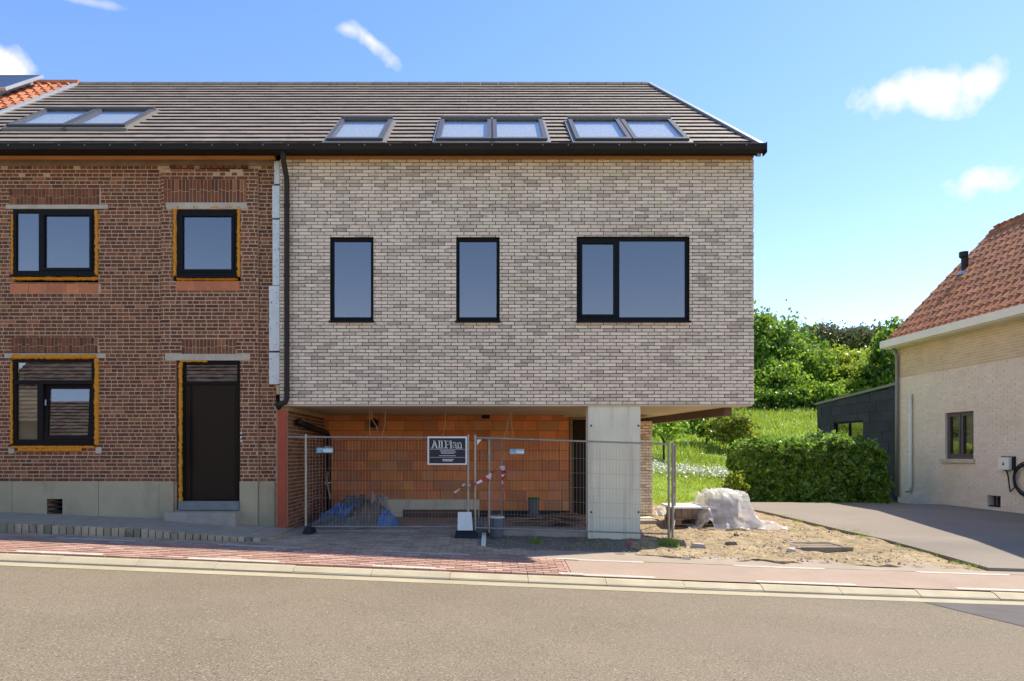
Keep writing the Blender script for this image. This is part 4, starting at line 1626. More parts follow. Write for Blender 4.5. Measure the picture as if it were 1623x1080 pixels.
def pantiles(fr, u0, u1, v0, v1, w, h, parent, mat, limit, holes=(), key=None):
    base = pantile_mesh(fr, w, h, 'pantile')
    me = base.mesh('pantile')
    me.materials.append(mat)
    spots = []
    v = v0
    while v < v1 - .05:
        u = u0
        while u < u1 - .02:
            if not any(a < u + w / 2 < b and c < v + h / 2 < d for a, b, c, d in holes):
                spots.append((u, v))
            u += w
        v += h
    if key:
        spots.sort(key=key)
    for u, v in spots[:limit]:
        o = link('pantile', me, None, parent, fr(u, v, random.uniform(-.004, .004)))
        o.rotation_euler = (random.uniform(-.012, .012), random.uniform(-.012, .012), 0)
    if len(spots) > limit:
        m_ = MB()
        for u, v in spots[limit:]:
            i = len(m_.v)
            d = fr(u, v, random.uniform(-.004, .004))
            m_.v += [(x + d.x, y + d.y, z + d.z) for x, y, z in base.v]
            m_.f += [tuple(i + q for q in f) for f in base.f]
            m_.m += base.m
        tag(m_.build('far_pantiles', mat, parent), kind='stuff')


mb = MB()
for fr in (ROOF, ROOF_B):
    a, b = (-16, OX0 - .03) if fr is ROOF else (-OX0 + .03, 16)
    mb.fbox(fr, a, b, 0, SL, -.14, 0)
nr = mb.build('roof', M['pantile_orange'], nb)
SOL = [(-13.4, -11.75, 4.0, 5.55), (-11.70, -10.32, 4.0, 5.55)]
pantiles(ROOF, -12.6, OX0 - .16, 3.0, SL - .1, .225, .32, nr, M['pantile_orange'], 300, key=lambda p: -p[0])
mb = MB()
mb.fbox(ROOF, -OX0 * -1 - .115, OX0 - .02, 0, SL, -.14, .07)
mb.build('verge_trim', M['alu'], nr)
mb = MB()
mb.tube([(-16, RIDGE_Y, RIDGE_Z + .03), (OX0 - .03, RIDGE_Y, RIDGE_Z + .03)], .10, 8)
mb.build('ridge', M['pantile_orange'], nr)
for i, s in enumerate(SOL):
    m_ = MB()
    m_.fbox(ROOF, *s, .20, .24)
    sp = m_.build('solar_panel', M['solar'], origin=ROOF(s[0], s[2], .1))
    tag(sp, ('dark solar panel on the orange roof, its further half cut by the frame edge', 'dark solar panel with pale edge rail beside the roof verge')[i], 'solar panel', 'solar panels on the orange roof')
    m_ = MB()
    ring(m_, ROOF, s[0] - .015, s[1] + .015, s[2] - .015, s[3] + .015, .035, .19, .25)
    m_.build('panel_frame', M['alu'], sp)
    m_ = MB()
    for u in (s[0] + .3, s[1] - .3):
        m_.fbox(ROOF, u, u + .04, s[2] + .02, s[3] - .02, .06, .189)
    m_.build('mounting_rail', M['alu'], sp)

# ================================================================== RIGHT HOUSE
RC = Vector((X(1423, 7.24), 7.24, 0))              # far corner of the wall that runs towards the camera
rd = Vector((.20, -4.2, 0)).normalized()
RW = Frame((RC.x, RC.y, 0), rd, (0, 0, 1), (rd.y, -rd.x, 0))
rb = .05
RL = 9.2
EZ = Z(549, 7.24)


def on_wall(fr, px, py):
    """where the line of sight through a pixel meets the wall plane: u, v"""
    d = Vector(((px - 775) / F, 1, (720 - py) / F))
    c = Vector((0, CAM_Y, CAM_Z))
    t = (fr.o - c).dot(fr.n) / d.dot(fr.n)
    p = c + d * t - fr.o
    return p.dot(fr.u), p.dot(fr.v)


rh = thing('side_house', 'whitewashed brick house with red tiled roof beside the drive', 'house', (13.6, 4, .1))
(wa, wt), (wb_, wbt) = on_wall(RW, 1498, 655), on_wall(RW, 1543, 728)
rwin = (wa, wb_, wbt, wt)
va, vb = on_wall(RW, 1565, 785), on_wall(RW, 1586, 805)
rvent = (va[0], vb[0], vb[1], va[1])
rwall = wall_mesh(RW, 0, RL, -.6, EZ, [rwin, rvent], -.25, -.004).build('wall', M['white_mortar'], rh)
zsplit = on_wall(RW, 1423, 600)[1]
rbk = running(0, RL, -.2, EZ, .205, .058, .008, .0085, [rwin, rvent], offs=(0, .5))
pieces_on(RW, [p for p in rbk if p[3] <= zsplit], -.02, .001, rwall, M['white_brick'], 'brick', 'low_brickwork', (.205, .058), 180, key=lambda u, v: abs(u - 3.6) + abs(v - 1), jit=.003)
pieces_on(RW, [p for p in rbk if p[3] > zsplit], -.02, .001, rwall, M['tan_brick'], 'brick', 'upper_brickwork', (.205, .058), 120, key=lambda u, v: abs(u - 3), jit=.003)
rwn = window(RW, rwin, -.06, rh, cols=((wa + wb_) / 2,), sash=(0, 1), fw=.05, fmat='bframe', gmat='glass_old', sill=False)
rwn.data.materials[0] = rwf = pm('taupe_window_frame', (.10, .085, .075), rough=.5, bump=0)
for ch in rwn.children:
    if ch.name.startswith('sash'):
        ch.data.materials[0] = rwf
mb = MB()
mb.fbox(RW, wa - .12, wb_ + .06, wbt - .09, wbt - .003, -.05, .06)
mb.build('sill', M['lintel'], rwn)
mb = MB()
mb.fbox(RW, rvent[0] + .003, rvent[1] - .003, rvent[2], rvent[2] + .03, -.12, -.03)
for i in range(2):
    mb.fbox(RW, rvent[0] + .12 + i * .15, rvent[0] + .15 + i * .15, rvent[2] + .03, rvent[3], -.08, -.06)
mb.fbox(RW, rvent[0] - .01, rvent[1] + .01, rvent[2] - .01, rvent[3] + .01, -.3, -.25)
mb.build('vent_grille', M['iron'], rh)
HALF = 2.95
# shell: far gable, front gable, other side
mb = MB()
for u, n0, n1 in ((0.0, -2 * HALF + .3, -.251), (RL - .25, -2 * HALF + .3, -.251)):
    prof = [(n0, -.6), (n1, -.6), (n1, EZ - .05), ((n0 + n1) / 2, EZ + HALF - .35), (n0, EZ - .05)]
    a = [RW(u, v, n) for n, v in prof]
    b = [RW(u + .25, v, n) for n, v in prof]
    mb.poly(a)
    mb.poly(list(reversed(b)))
    for i in range(5):
        j = (i + 1) % 5
        mb.poly([a[j], a[i], b[i], b[j]])
mb.fbox(RW, .26, RL - .26, -.6, EZ - .05, -2 * HALF + .3, -2 * HALF + .55)
mb.fbox(RW, .26, RL - .26, EZ - .35, EZ - .25, -2 * HALF + .56, -.26)
mb.build('outer_shell', M['white_brick'], rh)
OV = .33
RR = Frame(RW(-.12, EZ + .02, OV), rd, (-RW.n.x, -RW.n.y, 1.02), (RW.n.x * 1.02, RW.n.y * 1.02, 1))
rlen = (HALF + OV - .15) / RR.v.dot(-RW.n)
RRB = Frame(RR(0, rlen, 0) + (RR(0, rlen, 0) - RR(0, 0, 0)) * 1.0, -rd, (RW.n.x, RW.n.y, 1.02), (-RW.n.x * 1.02, -RW.n.y * 1.02, 1))
RRB.o = RR(0, rlen, 0) + (-RW.n) * (RR(0, rlen, 0) - RR(0, 0, 0)).dot(-RW.n)
RRB.o.z = RR.o.z
mb = MB()
mb.fbox(RR, 0, RL + .2, 0, rlen, -.13, 0)
mb.fbox(RRB, -RL - .2, 0, 0, rlen, -.13, 0)
rroof = mb.build('roof', M['pantile'], rh)
pantiles(RR, -.02, RL + .1, .0, rlen - .1, .215, rlen / 13.6, rroof, M['pantile'], 300, key=lambda p: p[0])
pantiles(RRB, -RL, -.3, .0, rlen - .1, .215, rlen / 13.6, rroof, M['pantile'], 0)
for i in range(22):
    m_ = MB()
    a, b = i * .42, i * .42 + .41
    m_.tube([RR(a, rlen, -.02), RR(b, rlen, -.02)], [.125, .11], 10)
    m_.build('ridge_tile', M['pantile'], rroof)
mb = MB()
mb.fbox(RW, -.14, RL + .1, EZ - .05, EZ + .14, OV + .003, OV + .10)
mb.build('white_gutter', M['white_paint'], rh)
mb = MB()
mb.fbox(RW, -.14, RL + .1, EZ - .07, EZ - .02, .006, OV)
mb.build('eaves_board', M['white_paint'], rh)
(fu, fv) = on_wall(RR, 1527, 434)
mb = MB()
f0 = RR(fu, fv, -.05)
mb.tube([f0, f0 + Vector((0, 0, .45)), f0 + Vector((-.03, 0, .5)), f0 + Vector((-.03, 0, .62))], [.085, .085, .11, .11], 12)
fl = mb.build('flue', M['black'], rh)
mb = MB()
mb.tube([f0, f0 + Vector((0, 0, .1))], [.2, .12], 12)
mb.build('flashing', M['alu'], fl)
pu, pt = on_wall(RW, 1446, 625)
mb = MB()
mb.tube([RW(pu, pt, .05), RW(pu, .52, .05), RW(pu - .04, .40, .06), RW(pu - .12, .36, .08)], .045, 10)
mb.build('white_pipe', M['white_paint'], rh, smooth=True)
mb = MB()
mb.tube([RW(.05, EZ - .06, .15), RW(.05, EZ - .3, .06), RW(.05, 2.9, .06), RW(.05, .2, .06)], .045, 10)
mb.build('downpipe', M['flash'], rh, smooth=True)
# charging box and cable
cu, ct = on_wall(RW, 1590, 725)
cu2, cb = on_wall(RW, 1607, 745)
cg = thing('charging_box', 'white wall charging box with black side above coiled cable', 'charger', RW((cu + cu2) / 2, cb, 0))
mb = MB()
mb.fbox(RW, cu, cu2 + .06, cb - .01, ct + .02, .004, .05)
mb.build('back_plate', M['black'], cg)
mb = MB()
mb.fbox(RW, cu, cu2, cb, ct, .051, .12)
fp = mb.build('cover', M['white'], cg)
mb = MB()
cm, cz = (cu + cu2) / 2, (cb + ct) / 2
mb.poly([RW(cm - .035, cz - .035, .1225), RW(cm + .035, cz - .035, .1225), RW(cm, cz + .045, .1225)])
mb.build('mark', M['sign_dark'], fp)
mb = MB()
cc = (cu2 + .42, cb - .2)
pts = [RW(cm, cb, .06)] + [RW(cm + .05 + .02 * i, cb - .12 * i, .07) for i in range(1, 5)]
for i in range(64):
    t = i / 63 * 3 * 2 * math.pi
    rr_ = .33 + .05 * math.sin(t * .7)
    pts.append(RW(cc[0] - rr_ * math.cos(t * 1.0 + .5), cc[1] - rr_ * math.sin(t + .5), .07 + .02 * math.sin(t * .33)))
mb.tube(pts, .016, 6)
cab = mb.build('charging_cable', M['black'], smooth=True)
tag(cab, 'coiled black charging cable hanging on the whitewashed wall', 'cable')
mb = MB()
mb.tube([RW(cc[0] - .02, cc[1] + .3, -.01), RW(cc[0] - .02, cc[1] + .3, .16), RW(cc[0] - .02, cc[1] + .36, .17)], .02, 8)
mb.build('hook', M['black'], cab)

# dark slate-clad annex behind it
ad = -rd
AN = Frame(RW(-4.35, 0, -.04), rd, (0, 0, 1), (rd.y, -rd.x, 0))     # u from its far corner towards the house
AL = 4.33
an = thing('slate_annex', 'low annex clad in dark slate panels behind the hedge', 'annex', AN(2, 0, -2))
zA, zB = on_wall(AN, 1284, 644)[1], on_wall(AN, 1419, 611)[1]
(aa, at_), (ab, abt) = on_wall(AN, 1322, 670), on_wall(AN, 1368, 705)
awin = (aa, ab, abt, at_)
mb = wall_mesh(AN, 0, AL, -.3, zA - .01, [awin], -.2, -.012)
mb.hexa([AN(0, zA - .01, -.2), AN(AL, zA - .01, -.2), AN(AL, zB, -.2), AN(0, zA, -.2), AN(0, zA - .01, -.012), AN(AL, zA - .01, -.012), AN(AL, zB, -.012), AN(0, zA, -.012)])
aw = mb.build('wall', M['slate_gap'], an)
ps = []
v, k = -.1, 0
while v < zB:
    u = -.3 * (k % 2) - random.uniform(0, .05)
    while u < AL:
        a, b = max(0, u), min(u + .595, AL)
        top = zA + (zB - zA) * ((a + b) / 2) / AL - .01
        if b - a > .05 and v < top - .02:
            ps += rect_minus((a, b, v, min(v + .293, top)), [awin], .03)
        u += .603
    v += .30
    k += 1
for a, b, c, d in ps:
    mb = MB()
    mb.fbox(AN, a, b, c, d, -.011, random.uniform(.004, .018), back=False)
    mb.build('slate_panel', M['slate'], aw, origin=AN(a, c, 0))
mb = MB()
mb.hexa([AN(-.06, zA, -3), AN(AL, zB, -3), AN(AL, zB, .06), AN(-.06, zA, .06), AN(-.06, zA + .1, -3), AN(AL, zB + .1, -3), AN(AL, zB + .1, .06), AN(-.06, zA + .1, .06)][0:0] or
        [AN(-.06, zA + .002, .07), AN(AL - .002, zB + .002, .07), AN(AL - .002, zB + .002, -3.4), AN(-.06, zA + .002, -3.4),
         AN(-.06, zA + .075, .07), AN(AL - .002, zB + .075, .07), AN(AL - .002, zB + .075, -3.4), AN(-.06, zA + .075, -3.4)])
mb.build('flat_roof', M['roof_edge'], an)
mb = MB()
mb.fbox(AN, .0, .19, -.3, zA - .02, -3.3, -.21)
mb.fbox(AN, .2, AL - .02, -.3, zA - .02, -3.3, -3.1)
mb.build('shell_wall', M['slate'], an)
window(AN, awin, -.03, an, cols=((aa + ab) / 2,), sill=False, gmat='glass_old')

# ================================================================== HOUSE ACROSS THE STREET (mirrored in the old house's panes)
op = thing('opposite_house', 'low tiled house across the street, mirrored in the old house panes', 'house', (-9, -22, .3))
mb = MB()
mb.box(-22, 2, -27, -18.2, -.5, 2.9)
mb.build('wall', M['opp_wall'], op)
mb = MB()
a = [(-22.5, -17.8, 2.75), (2.5, -17.8, 2.75), (2.5, -22.6, 6.7), (-22.5, -22.6, 6.7), (2.5, -27.4, 2.75), (-22.5, -27.4, 2.75)]
mb.poly([a[1], a[0], a[3], a[2]])
mb.poly([a[2], a[3], a[5], a[4]])
mb.poly([a[0], a[5], a[3]])
mb.poly([a[1], a[2], a[4]])
orf = mb.build('roof', M['opp_tile'], op)
OF = Frame((2.5, -17.8, 2.75), (-1, 0, 0), (0, -4.8, 3.95), (0, 3.95, 4.8))
pieces_on(OF, running(0, 25, 0, 6.15, .24, .30, .01, .012, offs=(0, .5)), -.01, .01, orf, M['opp_tile'], 'roof_tile', 'far_tiles', None, jit=.012, tilt=.05)


# ================================================================== VEGETATION
def leaf_quads(centres, size, flat=.0, aspect=1.6, seed=0):
    """one bent-free leaf quad per centre with random orientation; returns (4k,3)"""
    r = np.random.default_rng(seed)
    k = len(centres)
    n = r.normal(size=(k, 3))
    n[:, 2] = n[:, 2] * (1 - flat) + flat * np.abs(n[:, 2]) * 2
    n /= np.linalg.norm(n, axis=1, keepdims=True) + 1e-9
    t = np.cross(n, r.normal(size=(k, 3)))
    t /= np.linalg.norm(t, axis=1, keepdims=True) + 1e-9
    b = np.cross(n, t)
    s = (size * r.uniform(.6, 1.35, size=(k, 1)))
    a = t * s * .5 * aspect
    c = b * s * .5
    q = np.stack([centres - a, centres - c * .9 + a * .1, centres + a, centres + c * .9 + a * .1], axis=1)
    return q.reshape(-1, 3)


def crown_points(c, r, nclump, per, seed, clump=.24, low=-.8):
    """leaf positions gathered in clumps spread over an uneven crown"""
    g = np.random.default_rng(seed)
    pts = []
    c, r = np.array(c), np.array(r)
    for _ in range(nclump):
        d = g.normal(size=3)
        d /= np.linalg.norm(d)
        if d[2] < low:
            d[2] = -d[2] * .4
        rad_ = g.uniform(.45, 1.0) ** .6 * g.uniform(.82, 1.08)
        cc = c + d * r * rad_ * (1 - clump * .5)
        cr_ = r * clump * g.uniform(.5, 1.7)
        k = int(per * g.uniform(.6, 1.3))
        e = g.normal(size=(k, 3))
        e /= np.linalg.norm(e, axis=1, keepdims=True)
        e *= np.abs(g.normal(size=(k, 1))) * .62 + .1
        pts.append(cc + e * cr_ * np.array([1, 1, .8]))
    return np.concatenate(pts)


def tree(name, label, x, y, h, rx_, rz_, mat, nclump=40, per=220, size=.28, seed=1, cat='tree', group=None, trunk=.14, low=-.8, clump=.24, lean=0., cz=None, bare=False):
    z0 = G(x, y) - .1
    root = thing(name, label, cat, (x, y, z0), group)
    g = random.Random(seed)
    m_ = MB()
    ccz = z0 + (cz if cz is not None else h - rz_)
    top = Vector((x + lean, y, ccz + rz_ * .5))
    mid = Vector((x + lean * .5 + g.uniform(-.1, .1), y, (z0 + ccz) / 2))
    m_.tube([(x, y, z0), mid, (x + lean * .8, y, ccz - rz_ * .2), top], [trunk, trunk * .8, trunk * .55, trunk * .15], 7)
    for i in range(9):
        t = g.uniform(.35, .95)
        b0 = Vector((x + lean * t, y, z0 + (ccz - z0 + rz_ * .3) * t))
        a = g.uniform(0, 2 * math.pi)
        e = Vector((x + lean + math.cos(a) * rx_ * .75, y + math.sin(a) * rx_ * .75, ccz + g.uniform(-.3, .6) * rz_))
        m_.tube([b0, (b0 + e) / 2 + Vector((0, 0, .1 * rz_)), e], [trunk * .4, trunk * .25, trunk * .08], 5)
    m_.build('trunk', M['bark'], root)
    pts = crown_points((x + lean, y, ccz), (rx_, rx_ * .9, rz_), nclump, per, seed, clump, low)
    me = raw_mesh('crown', leaf_quads(pts - np.array([x, y, z0]), size, .2, 1.5, seed), 4)
    link('crown', me, M[mat], root, (x, y, z0))
    return root


def at(px, y):
    return X(px, y)


GB = 'trees at the top of the meadow'
tree('broadleaf_tree', 'tall dark broadleaf tree right behind the new house corner', at(1207, 36), 36, 6.6, 3.0, 3.3, 'leaf_deep', 150, 130, .2, 3, group=GB)
tree('broadleaf_tree', 'dark leafy tree sloping down beside the tallest tree', at(1262, 38), 38, 5.5, 2.4, 2.7, 'leaf_deep', 120, 120, .2, 4, group=GB)
tree('broadleaf_tree', 'low blue-green bushy tree under the tallest tree, nearest the new house', at(1222, 33.5), 33.5, 3.3, 2.5, 1.7, 'leaf_mid', 120, 110, .17, 5, group=GB)
tree('broadleaf_tree', 'round bright yellow-green tree in the middle of the row', at(1318, 37), 37, 4.1, 2.3, 2.0, 'leaf_bright', 120, 120, .18, 6, group=GB, trunk=.12)
tree('broadleaf_tree', 'fresh green tree with a slanting trunk above the annex roof', at(1342, 34), 34, 3.1, 1.9, 1.45, 'leaf_bright', 100, 110, .17, 7, group=GB, lean=.5)
tree('broadleaf_tree', 'mid green shrubby tree between the dark tree and yellow-green tree', at(1283, 35), 35, 3.9, 1.8, 1.8, 'leaf_mid', 100, 110, .17, 8, group=GB)
tree('broadleaf_tree', 'bright green tree behind the annex, left of the downpipe', at(1378, 39), 39, 3.9, 2.4, 1.9, 'leaf_bright', 110, 120, .18, 9, group=GB)
tree('broadleaf_tree', 'tall dark feathery tree at the corner of the whitewashed house', at(1412, 32), 32, 5.4, 1.5, 2.7, 'leaf_deep', 100, 100, .17, 10, group=GB)
tree('ash_sapling', 'thin airy tree top poking up behind the red tiled roof', at(1421, 30), 30, 6.1, .85, 1.5, 'leaf_mid', 40, 26, .15, 11, trunk=.06, clump=.22)
tree('broadleaf_tree', 'pale green leafy tree behind the yellow-green tree', at(1350, 44), 44, 3.9, 3.0, 1.9, 'leaf_mid', 110, 120, .2, 17, group=GB)
GP = 'pines on the skyline'
for i, (px, y, h, rx_, lab) in enumerate(((1298, 58, 7.7, 3.0, 'dark pine with an open crown next to the tallest broadleaf tree'), (1332, 60, 7.1, 2.6, 'low dark pine in the middle of the skyline pines'),
                                          (1362, 58, 7.4, 3.3, 'broad dark pine with flat crown, second from the right'), (1398, 60, 6.4, 2.6, 'dark pine rightmost on the skyline'))):
    tree('pine_tree', lab, at(px, y), y, h, rx_, 2.0, 'leaf_pine', 80, 130, .2, 20 + i, 'pine', GP, trunk=.2, low=-.3, clump=.26)
# a low hedge of brambles along the foot of the trees
for i, (px, y, h, rx_, mt, lab) in enumerate(((1190, 31.5, 1.5, 1.7, 'leaf_deep', 'low dark bramble bush at the meadow top beside the new house'),
                                             (1245, 32, 1.6, 2.0, 'leaf_deep', 'low dark bramble bush under the blue-green tree'),
                                             (1300, 32, 1.9, 1.8, 'leaf_mid', 'low green bush above the far end of the annex roof'),
                                             (1352, 33, 1.9, 2.0, 'leaf_mid', 'low green bush behind the middle of the annex roof'),
                                             (1398, 34, 2.6, 2.2, 'leaf_deep', 'dark bush filling the gap beside the whitewashed house corner'))):
    tree('bush', lab, at(px, y), y, h, rx_, h * .55, mt, 80, 90, .15, 40 + i, 'bush', 'bushes along the tree line', trunk=.04)
# fruit trees in the meadow
tree('fruit_tree', 'small open fruit tree seen between pillar and fence posts', at(1052, 12.5), 12.5, 1.95, .95, .75, 'leaf_mid', 20, 70, .085, 50, group='small trees in the meadow', trunk=.045, clump=.3)
tree('fruit_tree', 'yellow-green bushy tree under the overhanging brick corner', at(1160, 15.5), 15.5, 1.75, 1.05, .78, 'leaf_yellow', 40, 170, .10, 51, group='small trees in the meadow', trunk=.05)
tree('fruit_tree', 'green fruit tree left of the yellow-green bush', at(1118, 17.0), 17.0, 1.9, 1.1, .85, 'leaf_mid', 34, 150, .10, 52, group='small trees in the meadow', trunk=.05)
tree('shrub', 'bright green leafy shrub at the left end of the clipped hedge', at(1166, 5.2), 5.2, .85, .30, .42, 'leaf_bright', 26, 110, .075, 53, 'shrub', trunk=.02)

# clipped hedge
hz = G(8.2, 5.9) - .06
hedge = thing('hedge', 'dense clipped green hedge between the meadow and the drive', 'hedge', (8.3, 5.9, hz))
HX0, HX1, HY0, HY1, HH = X(1176, 5.4), X(1409, 5.4), 5.40, 6.5, 1.64
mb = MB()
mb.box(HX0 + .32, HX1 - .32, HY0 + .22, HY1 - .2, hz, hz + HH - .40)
mb.build('stems', M['hedge_core'], hedge)  # solid near-black box; the shade between the leaves put into its colour
g = np.random.default_rng(61)


def hedge_pts(k, face):
    u, v = g.uniform(size=k), g.uniform(size=k)
    d = np.abs(g.normal(size=k)) * .09
    if face == 'front':
        p = np.stack([HX0 + (HX1 - HX0) * u, HY0 + d, hz + HH * v], 1)
        nrm = np.array([0, -1, 0])
    elif face == 'top':
        p = np.stack([HX0 + (HX1 - HX0) * u, HY0 + (HY1 - HY0) * v, hz + HH - d], 1)
        nrm = np.array([0, 0, 1])
    elif face == 'left':
        p = np.stack([HX0 + d, HY0 + (HY1 - HY0) * u, hz + HH * v], 1)
        nrm = np.array([-1, 0, 0])
    elif face == 'right':
        p = np.stack([HX1 - d, HY0 + (HY1 - HY0) * u, hz + HH * v], 1)
        nrm = np.array([1, 0, 0])
    else:
        p = np.stack([HX0 + (HX1 - HX0) * u, HY1 - d, hz + HH * v], 1)
        nrm = np.array([0, 1, 0])
    off = np.array([noise.noise((a * 1.7, b * 1.7, c * 1.7)) * .14 + noise.noise((a * 6, b * 6, c * 6)) * .17 for a, b, c in p])
    return p + nrm * off[:, None]


hp = np.concatenate([hedge_pts(15000, 'front'), hedge_pts(9000, 'top'), hedge_pts(3500, 'left'), hedge_pts(3000, 'right'), hedge_pts(4000, 'back')])
tw = hedge_pts(700, 'top')
tw[:, 2] += g.uniform(.02, .14, size=700)
hp = np.concatenate([hp, tw])
ex = np.clip((.55 - np.minimum(hp[:, 0] - HX0, HX1 - hp[:, 0])) / .55, 0, 1.2)
ey = np.clip((.4 - (hp[:, 1] - HY0)) / .4, 0, 1.2)
hv = np.clip((hp[:, 2] - hz) / HH, 0, 1.2)
hp[:, 2] -= (.34 * ex ** 2 + .12 * ey ** 2) * hv ** 2
hp[:, 2] += .07 * np.sin(hp[:, 0] * 2.3) * hv + .04 * np.sin(hp[:, 0] * 5.1 + 1) * hv
link('foliage', raw_mesh('foliage', leaf_quads(hp - np.array([8.3, 5.9, hz]), .070, .1, 1.5, 62), 4), M['hedge'], hedge, (8.3, 5.9, hz))

# meadow grass, white flowers, weeds
def blades(n, xr_, yr_, h, w, seed, mask=None, bias=1.0):
    g_ = np.random.default_rng(seed)
    xs_ = g_.uniform(*xr_, size=n)
    ys_ = yr_[0] + (yr_[1] - yr_[0]) * g_.uniform(size=n) ** bias
    out = []
    ang = g_.uniform(0, math.pi, size=n)
    hh = h * g_.uniform(.5, 1.4, size=n)
    lean_ = g_.normal(size=(n, 2)) * .35
    for x, y, a, k, l in zip(xs_, ys_, ang, hh, lean_):
        if mask and not mask(x, y):
            continue
        z = G(x, y) - .02
        k *= .75 + .6 * noise.noise((x * .5, y * .5, 7))
        ww = w * (1 + y * .05)
        dx, dy = math.cos(a) * ww, math.sin(a) * ww
        out += [(x - dx, y - dy, z), (x + dx, y + dy, z), (x + l[0] * k, y + l[1] * k, z + k)]
    return np.array(out)


mk = lambda x, y: (y > 4.9 or x < 5.2 - (y - 3) * .0) and (x < 10.4 or y > 13) and not (5.2 < x and y < 6.6)
gv = np.concatenate([blades(26000, (3.5, 13), (4.2, 14), .13, .007, 71, mk), blades(26000, (4, 24), (12, 34), .30, .014, 72, mk, 1.0)])
tag(link('meadow_grass', raw_mesh('meadow_grass', gv, 3), M['grass'], None, (0, 0, 0)), 'long bright green grass growing over the rising meadow', 'grass', kind='stuff')
g = np.random.default_rng(73)
fp_ = []
for _ in range(2600):
    y = 9.6 + g.normal() * .55
    x = g.uniform(3.8, 9.8)
    if noise.noise((x * 1.2, y * 1.4, 3)) < -.12:
        continue
    fp_.append((x, y, G(x, y) + g.uniform(.10, .30)))
for _ in range(500):
    x, y = g.uniform(3.5, 20), g.uniform(11, 33)
    fp_.append((x, y, G(x, y) + g.uniform(.2, .4)))
tag(link('wild_flowers', raw_mesh('wild_flowers', leaf_quads(np.array(fp_), .075, .6, 1.1, 74), 4), M['flower'], None, (0, 0, 0)), 'band of white wild flowers across the meadow', 'flowers', kind='stuff')


def tuft(name, label, spots, mat, n, h, w, seed, cat):
    out = []
    g_ = np.random.default_rng(seed)
    for (x, y, r, sc_) in spots:
        for _ in range(int(n * sc_)):
            a, q = g_.uniform(0, 2 * math.pi), r * math.sqrt(g_.uniform())
            px_, py_ = x + math.cos(a) * q, y + math.sin(a) * q * .6
            z = G(px_, py_) - .01
            k = h * g_.uniform(.4, 1.3) * sc_
            t = g_.uniform(0, math.pi)
            l = g_.normal(size=2) * .5 * k
            out += [(px_ - math.cos(t) * w, py_ - math.sin(t) * w, z), (px_ + math.cos(t) * w, py_ + math.sin(t) * w, z), (px_ + l[0], py_ + l[1], z + k)]
    tag(link(name, raw_mesh(name, np.array(out), 3), M[mat], None, (0, 0, 0)), label, cat, kind='stuff')


edge = [(5.7 + (7.3 - 5.7) * t + random.uniform(-.12, .12), 4.2 - 5.8 * t, .14, random.uniform(.3, 1)) for t in [i / 26 for i in range(27)]]
tuft('verge_weeds', 'sparse weeds growing along the drive edge and sandy plot', edge + [(random.uniform(2.5, 6.8), random.uniform(-1.4, 2.5), .12, random.uniform(.2, .6)) for _ in range(26)], 'leaf_bright', 60, .10, .006, 81, 'weeds')
tuft('fence_weeds', 'weeds sprouting at the foot of the wire fence', [(.75, -.65, .12, 1.3), (1.5, -.75, .3, .7), (1.9, -.7, .3, .7), (2.5, -.65, .25, .6), (2.93, -.55, .16, 1.9), (3.05, -.45, .12, 1.4), (.3, -.5, .2, .5)], 'leaf_mid', 45, .10, .008, 82, 'weeds')

# ================================================================== LOOSE STONES (stuff)
mb = MB()
g = random.Random(91)


def pebble(m_, x, y, z, s):
    p = [Vector((g.uniform(-1, 1), g.uniform(-1, 1), g.uniform(-.6, .6))).normalized() for _ in range(0)]
    a = g.uniform(0, 6.28)
    ux, uy = Vector((math.cos(a), math.sin(a), 0)), Vector((-math.sin(a), math.cos(a), 0))
    k = lambda: s * g.uniform(.6, 1.3)
    v = [ux * k(), uy * k() * .8, -ux * k(), -uy * k() * .8, Vector((0, 0, k() * .6)), Vector((0, 0, -k() * .5))]
    i = len(m_.v)
    c = Vector((x, y, z))
    m_.v += [tuple(c + q) for q in v]
    for f in ((0, 1, 4), (1, 2, 4), (2, 3, 4), (3, 0, 4), (1, 0, 5), (2, 1, 5), (3, 2, 5), (0, 3, 5)):
        m_.f.append(tuple(i + q for q in f))
        m_.m.append(0)


for _ in range(1500):
    t = g.random()
    y = -1.55 + 5.6 * t ** 1.6
    x = g.uniform(2.6, 7.3 - max(0, (y + 1.7)) * .28)
    if noise.noise((x * .9, y * .9, 5)) < -.05 and g.random() < .8:
        continue
    s = g.choice((.008, .012, .016, .025)) * g.uniform(.7, 1.3)
    pebble(mb, x, y, G(x, y) + .02 + .04 * noise.noise((x * 1.3, y * 1.3, 3)), s)
for _ in range(500):
    x, y = g.uniform(.0, 3.0), g.uniform(-1.25, .1)
    pebble(mb, x, y, G(x, y) + .006, g.uniform(.006, .02))
tag(mb.build('gravel', M['stone'], origin=(0, 0, 0)), 'loose stones scattered over the sandy building plot', 'stones', kind='stuff')

